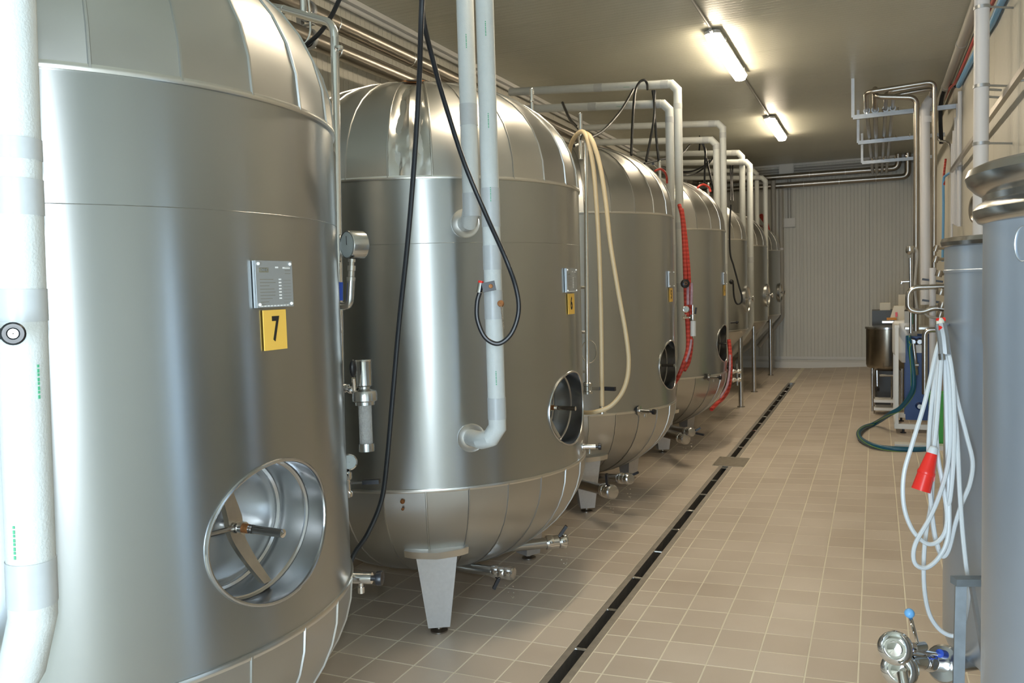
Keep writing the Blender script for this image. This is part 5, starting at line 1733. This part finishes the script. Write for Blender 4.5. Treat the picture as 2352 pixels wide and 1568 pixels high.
# kettle with box and lid
YK = 10.9
kc = at(2026, 800, Y=YK)
rk_ = .235
zk0 = at(2000, 845, Y=YK).z; zk1 = at(2000, 752, Y=YK).z
kx = at(1989, 800, Y=YK).x+rk_
kt = thing('steel_kettle', (kx, YK, floor_z(kx)), 'round dark stainless kettle on slim legs near the far wall', 'kettle')
m_ = MB(); m_.lathe([(.001, zk0-.02), (rk_*.6, zk0-.02), (rk_-.01, zk0+.02), (rk_, zk0+.05), (rk_, zk1), (rk_-.01, zk1)], (kx, YK, 0), (0, 0, 1), 40); m_.build('body', 'dark_kettle', kt)
m_ = MB(); m_.lathe([(rk_, zk1-.015), (rk_+.012, zk1-.01), (rk_+.012, zk1+.012), (rk_-.01, zk1+.015)], (kx, YK, 0), (0, 0, 1), 40); m_.build('rim', 'polished_steel', kt)
m_ = MB(); m_.lathe([(rk_, zk1+.014), (.05, zk1+.03), (.001, zk1+.03)], (kx, YK, 0), (0, 0, 1), 40); m_.build('lid', 'satin_steel', kt)
for aa in (-150, -35, 40, 140):
    e = (kx+.19*math.cos(rad(aa)), YK+.19*math.sin(rad(aa)))
    MB().cyl((e[0], e[1], floor_z(e[0])+.002), (e[0], e[1], zk0+.03), .016, 12).build('leg', 'satin_steel', kt)
mx_ = thing('mixer_box', (kx+.1, YK+.6, 0), 'dark steel cabinet with pale boxes on top, behind the kettle', 'machine')
xa = at(2003, 740, Y=YK+.6).x; zt_ = at(2003, 712, Y=YK+.6).z
MB().bbox_((xa, YK+.45, floor_z(xa)), (xa+.42, YK+.85, zt_)).build('cabinet', 'dark_cabinet', mx_, smooth=0)
MB().bbox_((xa+.09, YK+.5, zt_), (xa+.21, YK+.62, zt_+.09)).build('cream_box', 'cream_box', mx_, smooth=0)
MB().bbox_((xa+.30, YK+.5, zt_), (xa+.38, YK+.58, zt_+.19)).build('cream_carton', 'cream_box', mx_, smooth=0)
cb_ = thing('control_box', at(2060, 735, Y=10.2), 'cream and white sloped control box with a red mark, on the heat exchanger frame', 'box')
a = at(2042, 735, Y=10.2); b = at(2077, 702, Y=10.2)
m_ = MB(); xs = a.x
m_.add([(xs, 10.15, a.z-.02), (b.x, 10.15, a.z-.02), (b.x, 10.15, b.z), (xs+.05, 10.15, b.z), (xs, 10.3, a.z-.02), (b.x, 10.3, a.z-.02), (b.x, 10.3, b.z), (xs+.05, 10.3, b.z)],
       [(0, 1, 2, 3), (7, 6, 5, 4), (0, 4, 5, 1), (1, 5, 6, 2), (2, 6, 7, 3), (3, 7, 4, 0)])
m_.build('housing', 'cream_box', cb_, smooth=0)
MB().box(at(2059, 722, Y=10.14), (.022, .006, .05)).build('red_mark', 'red_plastic', cb_, smooth=0)
MB().box(at(2060, 738, Y=10.2), (.30, .25, .02)).build('tray', 'satin_steel', cb_, smooth=0)
MB().box(at(2048, 732, Y=10.12), (.10, .05, .025)).build('orange_cloth', 'orange_cloth', cb_, smooth=0)
tr_ = thing('trolley', at(2030, 935, Y=10.6), 'low white trolley shelves beneath and right of the kettle', 'trolley')
for py in (920, 938):
    a = at(2007, py, Y=10.5)
    MB().bbox_((a.x, 10.5, a.z-.02), (a.x+.22, 10.75, a.z+.01)).build('shelf', 'white_paint', tr_, smooth=0)
for py in (872,):
    MB().cyl(at(2020, 862, Y=10.5), at(2055, 862, Y=10.5), .012, 8).build('cross_bar', 'polished_steel', tr_)
MB().cyl(at(2014, 850, Y=10.5), at(2015, 890, Y=10.5), .014, 10).build('strut', 'polished_steel', tr_)
q = at(2015, 893, Y=10.5); MB().cyl(q-rt*.012, q+rt*.012, .035, 14).build('wheel', 'black_rubber', tr_)
for px in (2008, 2048):
    a = at(px, 938, Y=10.62); MB().cyl((a.x, 10.62, floor_z(a.x)), (a.x, 10.62, at(px, 862, Y=10.62).z), .010, 8).build('upright', 'polished_steel', tr_)
wv = MB(); wv.lathe([(.001, 0), (.03, 0), (.115, .10), (.12, .12), (.12, .42), (.10, .44), (.001, .45)], (at(2078, 830, Y=YM+.38).x, YM+.38, at(2078, 832, Y=YM+.38).z), (0, 0, 1), 28)
wvo = wv.build('balance_tank', 'white_paint', hx)

# blue hose on the floor
fzz = floor_z(0)
P = [at(2087, 770, Y=9.05), at(2090, 800, Y=9.05), at(2098, 860, Y=9.0), at(2095, 900, Y=9.0), at(2070, 935, Y=9.1), at(2045, 950, Y=9.2)]
for (px, py) in ((2010, 972), (1983, 982), (1972, 995), (1980, 1010), (2010, 1024), (2050, 1030), (2110, 1032), (2145, 1030)):
    P.append(at(px, py, Z=.055+.018))
bhz = thing('blue_hose', at(1980, 1000, Z=.05), 'dark blue hose with yellow-green stripe looping onto the floor by the machine', 'hose')
SPL = spline(P, 8)
MB().tube(SPL, .023, 14).build('hose_run', 'blue_hose', bhz)
sp2 = []
for i, p in enumerate(SPL):
    t = (SPL[min(i+1, len(SPL)-1)]-SPL[max(i-1, 0)]).normalized()
    u_ = Vector((0, 0, 1))-t*t.z
    if u_.length < .1: u_ = -fw
    u_.normalize(); s_ = t.cross(u_)
    an = i*.10
    sp2.append(p+(u_*math.cos(an)+s_*math.sin(an))*.0225)
MB().tube(sp2, .0035, 6).build('stripe', 'hose_stripe', bhz)
